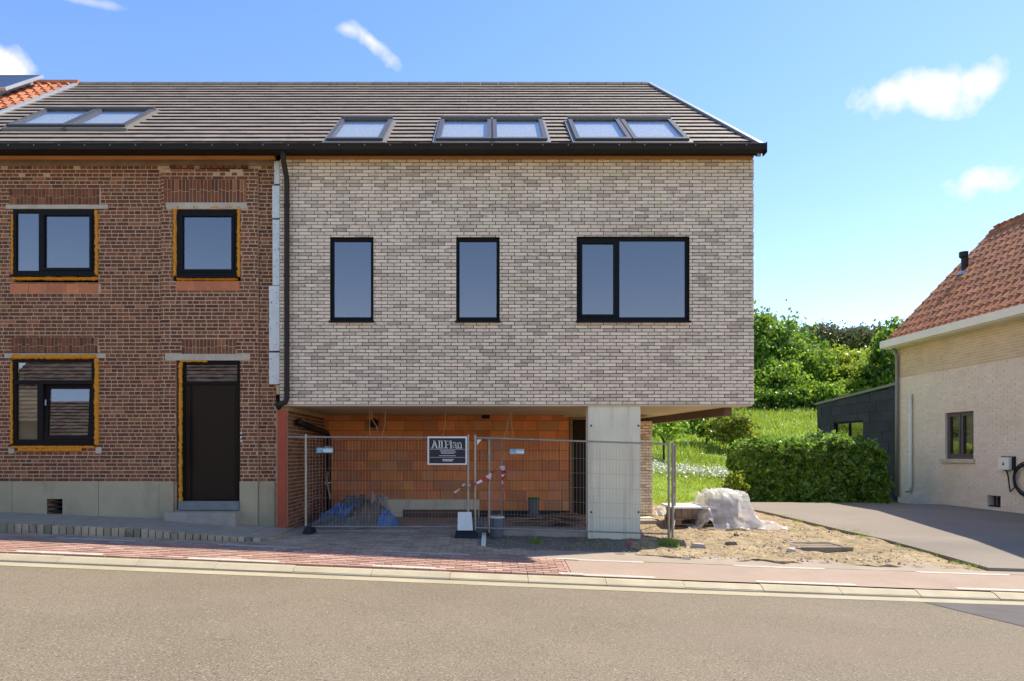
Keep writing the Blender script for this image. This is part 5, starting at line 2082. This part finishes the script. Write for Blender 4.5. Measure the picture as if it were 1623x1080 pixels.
# ================================================================== SITE FENCE
def fence_panel(label, a, b, h, gap=.12, tall_left=None, leftpost=True, inner=(), extra_left=0.0, pitch=.055):
    """a, b: the feet of its two end posts"""
    a, b = Vector(a), Vector(b)
    root = thing('site_fence', label, 'fence', (a + b) / 2, 'mobile site fence panels')
    d = (b - a)
    up = Vector((0, 0, 1))

    def post(p):
        m_ = MB()
        m_.tube([p + up * .02, p + up * (h + .05)], .021, 8)
        m_.build('post', M['galv'], root)
    post(a)
    post(b)
    for t in inner:
        post(a + d * t)
    for q in (gap, h):
        m_ = MB()
        m_.tube([a + up * q - d.normalized() * extra_left * (q == h), b + up * q], .016 if q == h else .013, 8)
        m_.build('rail', M['galv'], root)
    m_ = MB()
    L_ = d.length
    n = int(L_ / pitch)
    for i in range(1, n):
        p = a + d * (i / n)
        m_.tube([p + up * gap, p + up * h], .0015, 3, caps=False)
    k = gap + .24
    while k < h - .1:
        m_.tube([a + up * k, b + up * k], .0019, 3, caps=False)
        k += .245
    tag(m_.build('wire_mesh', M['wire'], root), kind='stuff')
    return root


FY = -.30
fa = Vector((X(485, FY), FY, Z(846, FY)))
fb = Vector((X(742, FY), FY, Z(847, FY)))
fc = Vector((X(753, FY), FY, Z(848, FY)))
fd = Vector((X(1060, FY), FY, Z(858, FY)))
fh = Z(693, FY) - fa.z
fence_panel('wire fence panel on the left, carrying the dark sign', fa, fb, fh, extra_left=.30)
fence_panel('wire fence panel on the right, running across the concrete pillar', fc, fd, fh + .01)
fence_panel('wire fence panel turned edge-on into the passage behind the tape', (X(775, -.12), -.12, .0), (X(796, 2.3), 2.3, .05), 1.60, pitch=.3)
pa = P(1066, 857, -.12)
fence_panel('folded fence panel at the right end, standing by the sand', pa, pa + Vector((.55, 1.9, .08)), 1.60, pitch=.3)

for lab, px, py, w, hh, yy in (('dark fence foot block under the left fence post', 490, 845, .16, .12, FY),
                               ('dark rubber fence foot under the white panel', 739, 852, .40, .13, FY),
                               ('mossy concrete fence foot block beside the sand under twin posts', 1064, 868, .46, .14, FY)):
    c = P(px, py, yy)
    mb = MB()
    x0, x1 = c.x - w / 2, c.x + w / 2
    mb.hexa([(x0, yy - .14, c.z), (x1, yy - .14, c.z), (x1, yy + .2, c.z), (x0, yy + .2, c.z),
             (x0 + .04, yy - .10, c.z + hh), (x1 - .04, yy - .10, c.z + hh), (x1 - .04, yy + .17, c.z + hh), (x0 + .04, yy + .17, c.z + hh)])
    tag(mb.build('ballast_block', M['black'] if 'mossy' not in lab else M['manhole']), lab, 'fence foot', 'fence feet')
# white board leaning on the middle foot
c = P(737, 841, FY - .17)
mb = MB()
mb.hexa([(c.x - .125, c.y, c.z), (c.x + .13, c.y, c.z), (c.x + .13, c.y + .035, c.z), (c.x - .125, c.y + .035, c.z),
         (c.x - .12, c.y + .05, c.z + .30), (c.x + .105, c.y + .05, c.z + .30), (c.x + .105, c.y + .085, c.z + .30), (c.x - .12, c.y + .085, c.z + .30)])
tag(mb.build('leaning_board', M['white']), 'blank white panel leaning over the dark rubber fence foot', 'panel')
c = P(752, 845, .1)
mb = MB()
mb.box(c.x - .15, c.x + .16, .0, .28, c.z - .03, c.z + .24)
mb.box(c.x - .16, c.x + .17, -.01, .29, c.z + .2402, c.z + .255)
tag(mb.build('cable_box', M['grey_plastic']), 'low grey box behind the white panel at the fence joint', 'box')
# sign
s0, s1 = P(677.5, 737, FY - .03), P(740.5, 692, FY - .03)
SG = Frame((s0.x, FY - .03, s0.z), (1, 0, 0), (0, 0, 1), (0, -1, 0))
SWd, SHt = s1.x - s0.x, s1.z - s0.z
sg = thing('site_sign', 'dark sign with white letters hung on the left fence panel', 'sign', SG(SWd / 2, 0, 0))
mb = MB()
mb.fbox(SG, 0, SWd, 0, SHt, -.012, 0)
mb.build('board', M['white'], sg)
mb = MB()
mb.fbox(SG, .03, SWd - .03, .025, SHt - .03, .0005, .003)
face = mb.build('dark_field', M['sign_dark'], sg)


def stroke(m_, pts, w, n=.0045):
    for (x0, y0), (x1, y1) in zip(pts, pts[1:]):
        d = Vector((x1 - x0, y1 - y0, 0))
        if d.length < 1e-6:
            continue
        t = d.normalized()
        p = Vector((-t.y, t.x, 0)) * w / 2
        e = t * w * .25
        m_.poly([SG(*(Vector((x0, y0, 0)) + q).xy, n) for q in (-p - e,)] + [SG(*(Vector((x1, y1, 0)) + q).xy, n) for q in (-p + e, p + e)] + [SG(*(Vector((x0, y0, 0)) + p - e).xy, n)])


lt = MB()
H_ = .120
base_v = SHt - .195
cx = .075


def slab(x, y, w):
    stroke(lt, [(x - w / 2, y), (x + w / 2, y)], .015)


W_ = .019
# A
stroke(lt, [(cx + .008, base_v), (cx + .046, base_v + H_), (cx + .084, base_v)], .019)
stroke(lt, [(cx + .024, base_v + .042), (cx + .068, base_v + .042)], .013)
slab(cx + .008, base_v, .034), slab(cx + .084, base_v, .036), slab(cx + .040, base_v + H_, .03)
cx += .108
for _ in range(2):
    stroke(lt, [(cx + .018, base_v), (cx + .018, base_v + H_)], W_)
    slab(cx + .018, base_v, .036), slab(cx + .011, base_v + H_, .022)
    cx += .042
cx += .024
# P
stroke(lt, [(cx + .018, base_v), (cx + .018, base_v + H_)], W_)
slab(cx + .018, base_v, .052), slab(cx + .012, base_v + H_, .04)
stroke(lt, [(cx + .018, base_v + H_)] + [(cx + .046 + .030 * math.sin(t), base_v + H_ - .032 + .032 * math.cos(t)) for t in [i * math.pi / 8 for i in range(9)]] + [(cx + .018, base_v + H_ - .064)], .015)
cx += .086
stroke(lt, [(cx + .018, base_v), (cx + .018, base_v + H_)], W_)
slab(cx + .018, base_v, .036), slab(cx + .011, base_v + H_, .022)
cx += .042
# a
stroke(lt, [(cx + .030 + .024 * math.cos(t), base_v + .026 + .023 * math.sin(t)) for t in [i * math.pi / 6 for i in range(13)]], .011)
stroke(lt, [(cx + .010, base_v + .080), (cx + .026, base_v + .093), (cx + .046, base_v + .089), (cx + .058, base_v + .070), (cx + .058, base_v), (cx + .070, base_v)], .014)
cx += .080
# n
stroke(lt, [(cx + .016, base_v), (cx + .016, base_v + .090)], .016)
stroke(lt, [(cx + .016, base_v + .070), (cx + .036, base_v + .090), (cx + .056, base_v + .084), (cx + .066, base_v + .064), (cx + .066, base_v)], .015)
slab(cx + .016, base_v, .036), slab(cx + .064, base_v, .036), slab(cx + .010, base_v + .084, .024)
lt.build('lettering', M['white'], sg)
m_ = MB()
stroke(m_, [(.04, base_v - .022), (SWd - .04, base_v - .022)], .005)
stroke(m_, [(.04, .125), (SWd - .04, .125)], .005)
g = random.Random(4)
for i, (wd, vv) in enumerate(((.21, .255), (.24, .234), (.22, .213), (.20, .192), (.27, .152), (.16, .088), (.15, .066))):
    u = SWd / 2 - wd / 2
    while u < SWd / 2 + wd / 2:
        l = g.uniform(.012, .04)
        stroke(m_, [(u, vv), (u + l, vv)], .0095 if i < 5 else .014)
        u += l + .008
m_.build('small_print', M['tape_white'], sg)
# small plates on the fence
for lab, px0, px1, py0, py1 in (('small blue and white plate wired to the left fence panel', 502, 528, 710, 718), ('small blue and white plate on the fence right of the tape', 808, 831, 712, 720)):
    p0, p1 = P(px0, py1, FY - .025), P(px1, py0, FY - .025)
    mb = MB()
    mb.box(p0.x, p1.x, FY - .034, FY - .026, p0.z, p1.z)
    pl_ = mb.build('info_plate', M['plate_blue'])
    tag(pl_, lab, 'plate', 'plates on the fence')
    m_ = MB()
    m_.box(p0.x + .11, p1.x - .01, FY - .0365, FY - .0345, p0.z + .015, p1.z - .03)
    m_.build('print', M['white'], pl_)
mb = MB()
p0 = P(756, 697, FY - .02)
mb.poly([(p0.x, FY - .02, p0.z), (p0.x + .08, FY - .02, p0.z), (p0.x, FY - .02, p0.z - .09)])
mb.poly([(p0.x, FY - .016, p0.z), (p0.x, FY - .016, p0.z - .09), (p0.x + .08, FY - .016, p0.z)])
tag(mb.build('corner_tag', M['white']), 'small white triangular tag in the top corner of the right panel', 'tag')

# red and white barrier tape
tp = thing('barrier_tape', 'red and white barrier tape slung between the fence posts', 'tape', P(760, 770, FY - .05))


def tape(pts, w, parent, twist=0.0, stripe=.09):
    pts = [Vector(p) for p in pts]
    fine = []
    for a, b in zip(pts, pts[1:]):
        n = max(2, int((b - a).length / .02))
        fine += [a + (b - a) * i / n for i in range(n)]
    fine.append(pts[-1])
    mm = [MB(), MB()]
    s = 0
    for i, (a, b) in enumerate(zip(fine, fine[1:])):
        t = (b - a).normalized()
        an = twist * s + .5
        side = Vector((0, 0, 1)) - t * t.z
        side = side.normalized() if side.length > .2 else Vector((1, 0, 0))
        nrm = t.cross(side)
        s2 = s + (b - a).length
        an2 = twist * s2 + .5
        w1 = (side * math.cos(an) + nrm * math.sin(an)) * w / 2
        w2 = (side * math.cos(an2) + nrm * math.sin(an2)) * w / 2
        mm[int(s / stripe) % 2].poly([a - w1, b - w2, b + w2, a + w1])
        s = s2
    for q, mt in zip(mm, ('tape_white', 'tape_red')):
        if q.f:
            q.build('tape_stripes', M[mt], parent)


ty = FY - .05
T_ = lambda px, py, dy=0: P(px, py, ty + dy)
tape([T_(720, 781), T_(728, 776), T_(735, 771), T_(742, 770), T_(752, 768), T_(764, 762), T_(776, 753), T_(785, 746), T_(795, 740)], .045, tp, 5.0, .10)
tape([T_(795, 739), T_(797, 750), T_(796, 762), T_(797, 772), T_(799, 782)], .065, tp, 2.5, .06)
tape([T_(798, 739, .01), T_(800, 748, .01), T_(799, 758, .01)], .05, tp, 3.5, .05)
tape([T_(777, 752, -.01), T_(776, 758, -.01), T_(773, 765, -.01)], .05, tp, 3, .07)
tape([T_(733, 771, -.01), T_(736, 767, -.01), T_(738, 772, -.01)], .04, tp, 6, .06)

# ================================================================== MATERIAL LYING IN THE PASSAGE
def heap(name, label, cat, c, rx_, ry_, h, mat, seed, amp=.35, n=(84, 30), group=None, fold=3.0, thick=True):
    c = Vector(c)
    v, f = [], []
    na, nr = n
    for j in range(nr + 1):
        t = j / nr
        for i in range(na):
            a = 2 * math.pi * i / na
            e = 1 + .22 * noise.noise((math.cos(a) * 1.4 + seed, math.sin(a) * 1.4, seed * 2.3))
            x_, y_ = math.cos(a) * rx_ * t * e, math.sin(a) * ry_ * t * e
            z_ = h * (1 - t ** 2.2)
            q = (x_ * fold + seed * 3.1, y_ * fold, seed * 1.7)
            rdg = (1 - abs(noise.noise(q)) * 2.4) * .8 + .55 * (1 - 2.4 * abs(noise.noise((q[0] * 2.3, q[1] * 2.3, 5)))) + .3 * (1 - 2.4 * abs(noise.noise((q[0] * 5, q[1] * 5, 8))))
            z_ = z_ * (.62 + .35 * noise.noise((q[0] * .8, q[1] * .8, 2))) + amp * h * rdg * (1 - t ** 4)
            x_ += .10 * rx_ * noise.noise((q[0] * 1.7, q[1] * 1.7, 11))
            y_ += .10 * ry_ * noise.noise((q[0] * 1.7, q[1] * 1.7, 17))
            v.append((x_, y_, max(z_, .0) if j < nr else 0.0))
    for j in range(nr):
        for i in range(na):
            k = (i + 1) % na
            f.append((j * na + i, j * na + k, (j + 1) * na + k, (j + 1) * na + i))
    f = f[na:]
    v.append((0, 0, v[na][2]))
    for i in range(na):
        f.append((len(v) - 1, na + i, na + (i + 1) % na))
    me = bpy.data.meshes.new(name)
    me.from_pydata(v, [], f)
    me.update()
    o = link(name, me, M[mat], None, c)
    return tag(o, label, cat, group)


fz = .036
GT = 'sheets dumped in the passage'
heap('grey_tarpaulin', 'crumpled grey-green tarpaulin lying low at the front of the heap', 'tarpaulin', (X(545, .75), .75, fz), .62, .28, .15, 'tarp_grey', 1, .5, group=GT, fold=5)
heap('blue_tarpaulin', 'crumpled bright blue tarpaulin on the left of the heap', 'tarpaulin', (X(545, 1.15), 1.15, fz), .50, .34, .34, 'tarp_blue', 2, .4, group=GT, fold=4.5)
heap('brown_sheet', 'crumpled brown sheeting in the middle of the heap', 'sheeting', (X(582, .95), .95, fz), .44, .36, .38, 'tarp_brown', 3, .45, group=GT, fold=5)
heap('dark_sheet', 'dark grey crumpled foil on top of the heap against the wall', 'sheeting', (X(566, 1.7), 1.7, fz), .46, .34, .50, 'tarp_grey', 4, .4, group=GT, fold=5)
heap('pale_sheet', 'pale torn sheet sticking up at the right of the heap', 'sheeting', (X(600, 1.35), 1.35, fz), .26, .26, .50, 'tarp_pale', 5, .45, group=GT, fold=6)
heap('blue_tarpaulin', 'blue plastic sheet at the right foot of the heap', 'tarpaulin', (X(609, .85), .85, fz), .27, .22, .25, 'tarp_blue', 6, .45, group=GT, fold=5)
heap('fabric_scraps', 'flat brown fabric scraps lying along the floor edge', 'scraps', (X(540, .38), .38, fz), .62, .18, .06, 'tarp_brown', 7, .8, group=GT, fold=7)

g = random.Random(17)
for i in range(22):
    px = g.uniform(800, 925)
    y = g.uniform(.5, 1.7)
    L_ = g.uniform(.35, .95)
    a = g.gauss(0, .35)
    x = min(max(X(px, y), .35 + L_ / 2), 1.75 - L_ * .2)
    z = fz + .015 + g.uniform(0, .17) * (1 if px > 860 else .6)
    mb = MB()
    d = Vector((math.cos(a), math.sin(a), g.uniform(-.08, .08))) * L_ / 2
    c = Vector((x, y, z + .02))
    mb.bar(c - d, c + d, g.uniform(.05, .12), g.uniform(.012, .028), up=(g.uniform(-.15, .15), 0, 1))
    tag(mb.build('timber_scrap', M['scrap']), 'brown timber scrap in the heap left of the concrete pillar', 'timber', 'timber scraps behind the right fence panel')
for lab, px, yb, y0, r, top, mt in (('wide grey plastic pipe end standing by the fence joint', 786, 857, .02, .13, 820, 'grey_plastic'), ('upright grey pipe with green cap against the block wall', 846, 838, 1.9, .105, 793, 'grey_plastic')):
    c = P(px, yb, y0)
    zt_ = Z(top, y0)
    mb = MB()
    mb.tube([(c.x, y0, -.06 if y0 < .1 else fz), (c.x, y0, zt_)], r, 20, caps=False)
    mb.tube([(c.x, y0, zt_), (c.x, y0, zt_ - .3)], r * .88, 20)
    pp = mb.build('pipe', M[mt], smooth=False)
    tag(pp, lab, 'pipe')
    if y0 > 1:
        m_ = MB()
        m_.tube([(c.x, y0, zt_ - .03), (c.x, y0, zt_ + .05)], r * 1.06, 20)
        m_.build('cap', M['green_plastic'], pp)
    else:
        m_ = MB()
        m_.tube([(c.x + math.cos(t) * r * 1.06, y0 + math.sin(t) * r * 1.06, zt_) for t in [i * math.pi / 10 for i in range(21)]], .014, 6)
        m_.build('rim', M['white'], pp)
mb = MB()
c = P(659, 834, .4)
mb.bar((c.x - .06, .4, fz + .03), (c.x + .10, .42, fz + .03), .07, .05)
tag(mb.build('brick_fragment', M['clay_red']), 'small red brick fragment on the passage floor', 'brick')
mb = MB()
c = P(998, 856, -.55)
zc = G(c.x, -.55)
mb.hexa([(c.x - .05, -.58, zc), (c.x + .06, -.56, zc), (c.x + .05, -.5, zc), (c.x - .04, -.5, zc), (c.x - .05, -.57, zc + .03), (c.x + .02, -.55, zc + .07), (c.x + .02, -.5, zc + .06), (c.x - .03, -.5, zc + .02)])
tag(mb.build('plastic_scrap', M['tape_red']), 'small red plastic scrap in front of the concrete pillar', 'scrap')
mb = MB()
mb.tube([(X(514, 1.9), 2.2, 1.0), (X(516, 1.9), 2.0, .8), (X(524, 1.9), 1.9, .45)], .018, 6)
tag(mb.build('bent_pipe', M['tarp_pale']), 'thin pale tube leaning in the passage corner behind the heap', 'tube')

# ================================================================== PALLET AND WRAPPED STACK ON THE SAND
px0, py0 = 3.62, 1.55
pzz = G(4.0, 1.9) + .02
pal = thing('pallet', 'wooden pallet on the sand carrying the pale board stack', 'pallet', (4.1, 2.0, pzz))
for i in range(3):
    mb = MB()
    mb.box(px0, px0 + 1.15, py0 + i * .36, py0 + i * .36 + .10, pzz, pzz + .022)
    mb.build('bottom_board', M['timber'], pal)
    for j in range(3):
        mb = MB()
        mb.box(px0 + j * .51, px0 + j * .51 + .13, py0 + i * .36, py0 + i * .36 + .10, pzz + .0225, pzz + .10)
        mb.build('block', M['timber'], pal)
for j in range(3):
    mb = MB()
    mb.box(px0 + j * .51, px0 + j * .51 + .13, py0, py0 + .82, pzz + .1005, pzz + .122)
    mb.build('stringer_board', M['timber'], pal)
for i in range(6):
    mb = MB()
    mb.box(px0, px0 + 1.15, py0 + i * .145, py0 + i * .145 + .10, pzz + .1225, pzz + .144)
    mb.build('deck_board', M['timber'], pal)
sx0, sx1, sy0, sy1 = px0 + .03, px0 + .78, py0 + .03, py0 + .78
M['stack_tile'] = pm('stacked_tile', (.36, .24, .16), (.28, .185, .12), scale=5, rough=.9, bump=.3, rand=.2)
st = thing('tile_stack', 'brown stack of tiles on the wooden pallet under a white board', 'stack', ((sx0 + sx1) / 2, (sy0 + sy1) / 2, pzz + .146))
for i in range(7):
    for j in range(3):
        mb = MB()
        dx = random.uniform(-.006, .006)
        mb.box(sx0 + i * .107 + dx, sx0 + i * .107 + .103 + dx, sy0, sy1, pzz + .146 + j * .058, pzz + .201 + j * .058)
        mb.build('tile', M['stack_tile'], st)
mb = MB()
tzz = pzz + .146 + .176
mb.hexa([(sx0 - .10, sy0 - .06, tzz), (sx1 + .03, sy0 - .06, tzz), (sx1 + .03, sy1 + .05, tzz + .02), (sx0 - .10, sy1 + .05, tzz + .02),
         (sx0 - .10, sy0 - .06, tzz + .03), (sx1 + .03, sy0 - .06, tzz + .03), (sx1 + .03, sy1 + .05, tzz + .05), (sx0 - .10, sy1 + .05, tzz + .05)])
tag(mb.build('cover_board', M['white']), 'white board lying flat on top of the tile stack', 'board')
# goods under the plastic sheet
ux0 = px0 + .66
gz_ = G(4.8, 2.0) + .02
mb = MB()
mb.box(ux0 + .14, ux0 + .60, py0 + .08, py0 + .70, pzz + .146, pzz + .50)
tag(mb.build('wrapped_goods', M['tarp_pale']), 'pale block of goods showing dimly through the clear plastic sheet', 'goods')
v, f = [], []
nu, nv = 80, 72
cxx, cyy = ux0 + .36, py0 + .38
for j in range(nv + 1):
    for i in range(nu + 1):
        s, t = i / nu * 2 - 1, j / nv * 2 - 1
        x_, y_ = cxx + s * .78, cyy + t * .74
        q = max(abs((x_ - cxx) / .36), abs((y_ - cyy) / .46))
        base = G(x_, y_) + .025
        top_ = pzz + .60 - .10 * ((x_ - cxx) / .5) ** 2
        k = max(0, min(1, (1.55 - q) / .62))
        k = k * k * (3 - 2 * k)
        if x_ < ux0 - .02:
            k = max(k * .6, .52 * max(0, min(1, (1.7 - q) / .3)))
        z_ = base + (top_ - base) * k
        z_ += (.10 * (1 - 2 * abs(noise.noise((x_ * 4.5, y_ * 4.5, 1)))) - .04 + .05 * (1 - 2 * abs(noise.noise((x_ * 10, y_ * 10, 4))))) * (1 if k > .02 else .35)
        x2 = x_ + .045 * noise.noise((x_ * 6, y_ * 6, z_ * 6 + 8))
        y2 = y_ + .045 * noise.noise((x_ * 6, y_ * 6, z_ * 6 + 18))
        if s > .55 and k < .1:
            x2 += (s - .55) * .55 * (1 if t < .1 else .2)
        v.append((x2, y2, max(z_, base - .01)))
for j in range(nv):
    for i in range(nu):
        a = j * (nu + 1) + i
        f.append((a, a + 1, a + nu + 2, a + nu + 1))
me = bpy.data.meshes.new('plastic_sheet')
me.from_pydata([(x - cxx, y - cyy, z - pzz) for x, y, z in v], [], f)
me.polygons.foreach_set('use_smooth', [True] * len(f))
tag(link('plastic_sheet', me, M['plastic'], None, (cxx, cyy, pzz)), 'crumpled clear plastic sheet draped over goods on the pallet', 'plastic sheet')
heap('plastic_bag', 'crumpled white plastic bag beside the brick pier', 'bag', (X(1045, 3.0), 3.0, G(3.7, 3.0) + .01), .2, .18, .17, 'white', 12, .4, fold=8)

# manhole in the sand
mx, my = 5.45, -.42
mz = G(mx, my) - .025
mh = thing('manhole', 'low concrete manhole with a lid in the sandy plot', 'manhole', (mx, my, mz))
mb = MB()
for (a, b, c, d) in ((-.42, .42, -.36, -.26), (-.42, .42, .26, .36), (-.42, -.32, -.259, .259), (.32, .42, -.259, .259)):
    mb.box(mx + a, mx + b, my + c, my + d, mz - .1, mz + .075)
mb.build('rim', M['manhole'], mh)
mb = MB()
mb.box(mx - .315, mx + .315, my - .255, my + .255, mz - .05, mz + .062)
for a in (-.2, 0, .2):
    mb.box(mx - .30, mx + .30, my + a - .012, my + a + .012, mz + .0622, mz + .068)
mb.build('lid', M['manhole'], mh)
for i, (x, y, s) in enumerate(((4.05, -.35, .10), (4.85, -.85, .09), (5.0, -.75, .06), (4.45, .5, .06), (3.45, -.55, .13))):
    mb = MB()
    a = random.uniform(-.5, .5)
    z = G(x, y) + .015
    ca, sa = math.cos(a) * s, math.sin(a) * s
    jj = lambda: random.uniform(.55, 1.15)
    lo8 = [(x + ca * q * jj() - sa * w * jj(), y + sa * q * jj() + ca * w * jj(), z - .02) for q, w in ((-1, -.6), (1, -.6), (1, .6), (-1, .6))]
    hi8 = [(px_ * .75 + x * .25, py_ * .75 + y * .25, z + .055 * jj()) for px_, py_, _ in lo8]
    mb.hexa(lo8 + hi8)
    tag(mb.build('rubble_lump', M['stone']), ('flat brown rubble lump right of the twin fence posts', 'brown rubble lump near the front edge of the sand', 'smallest brown rubble lump beside the front lump',
                                              'rubble lump in front of the plastic sheet', 'reddish brick lump at the right fence foot')[i], 'rubble', 'rubble lumps on the sand')
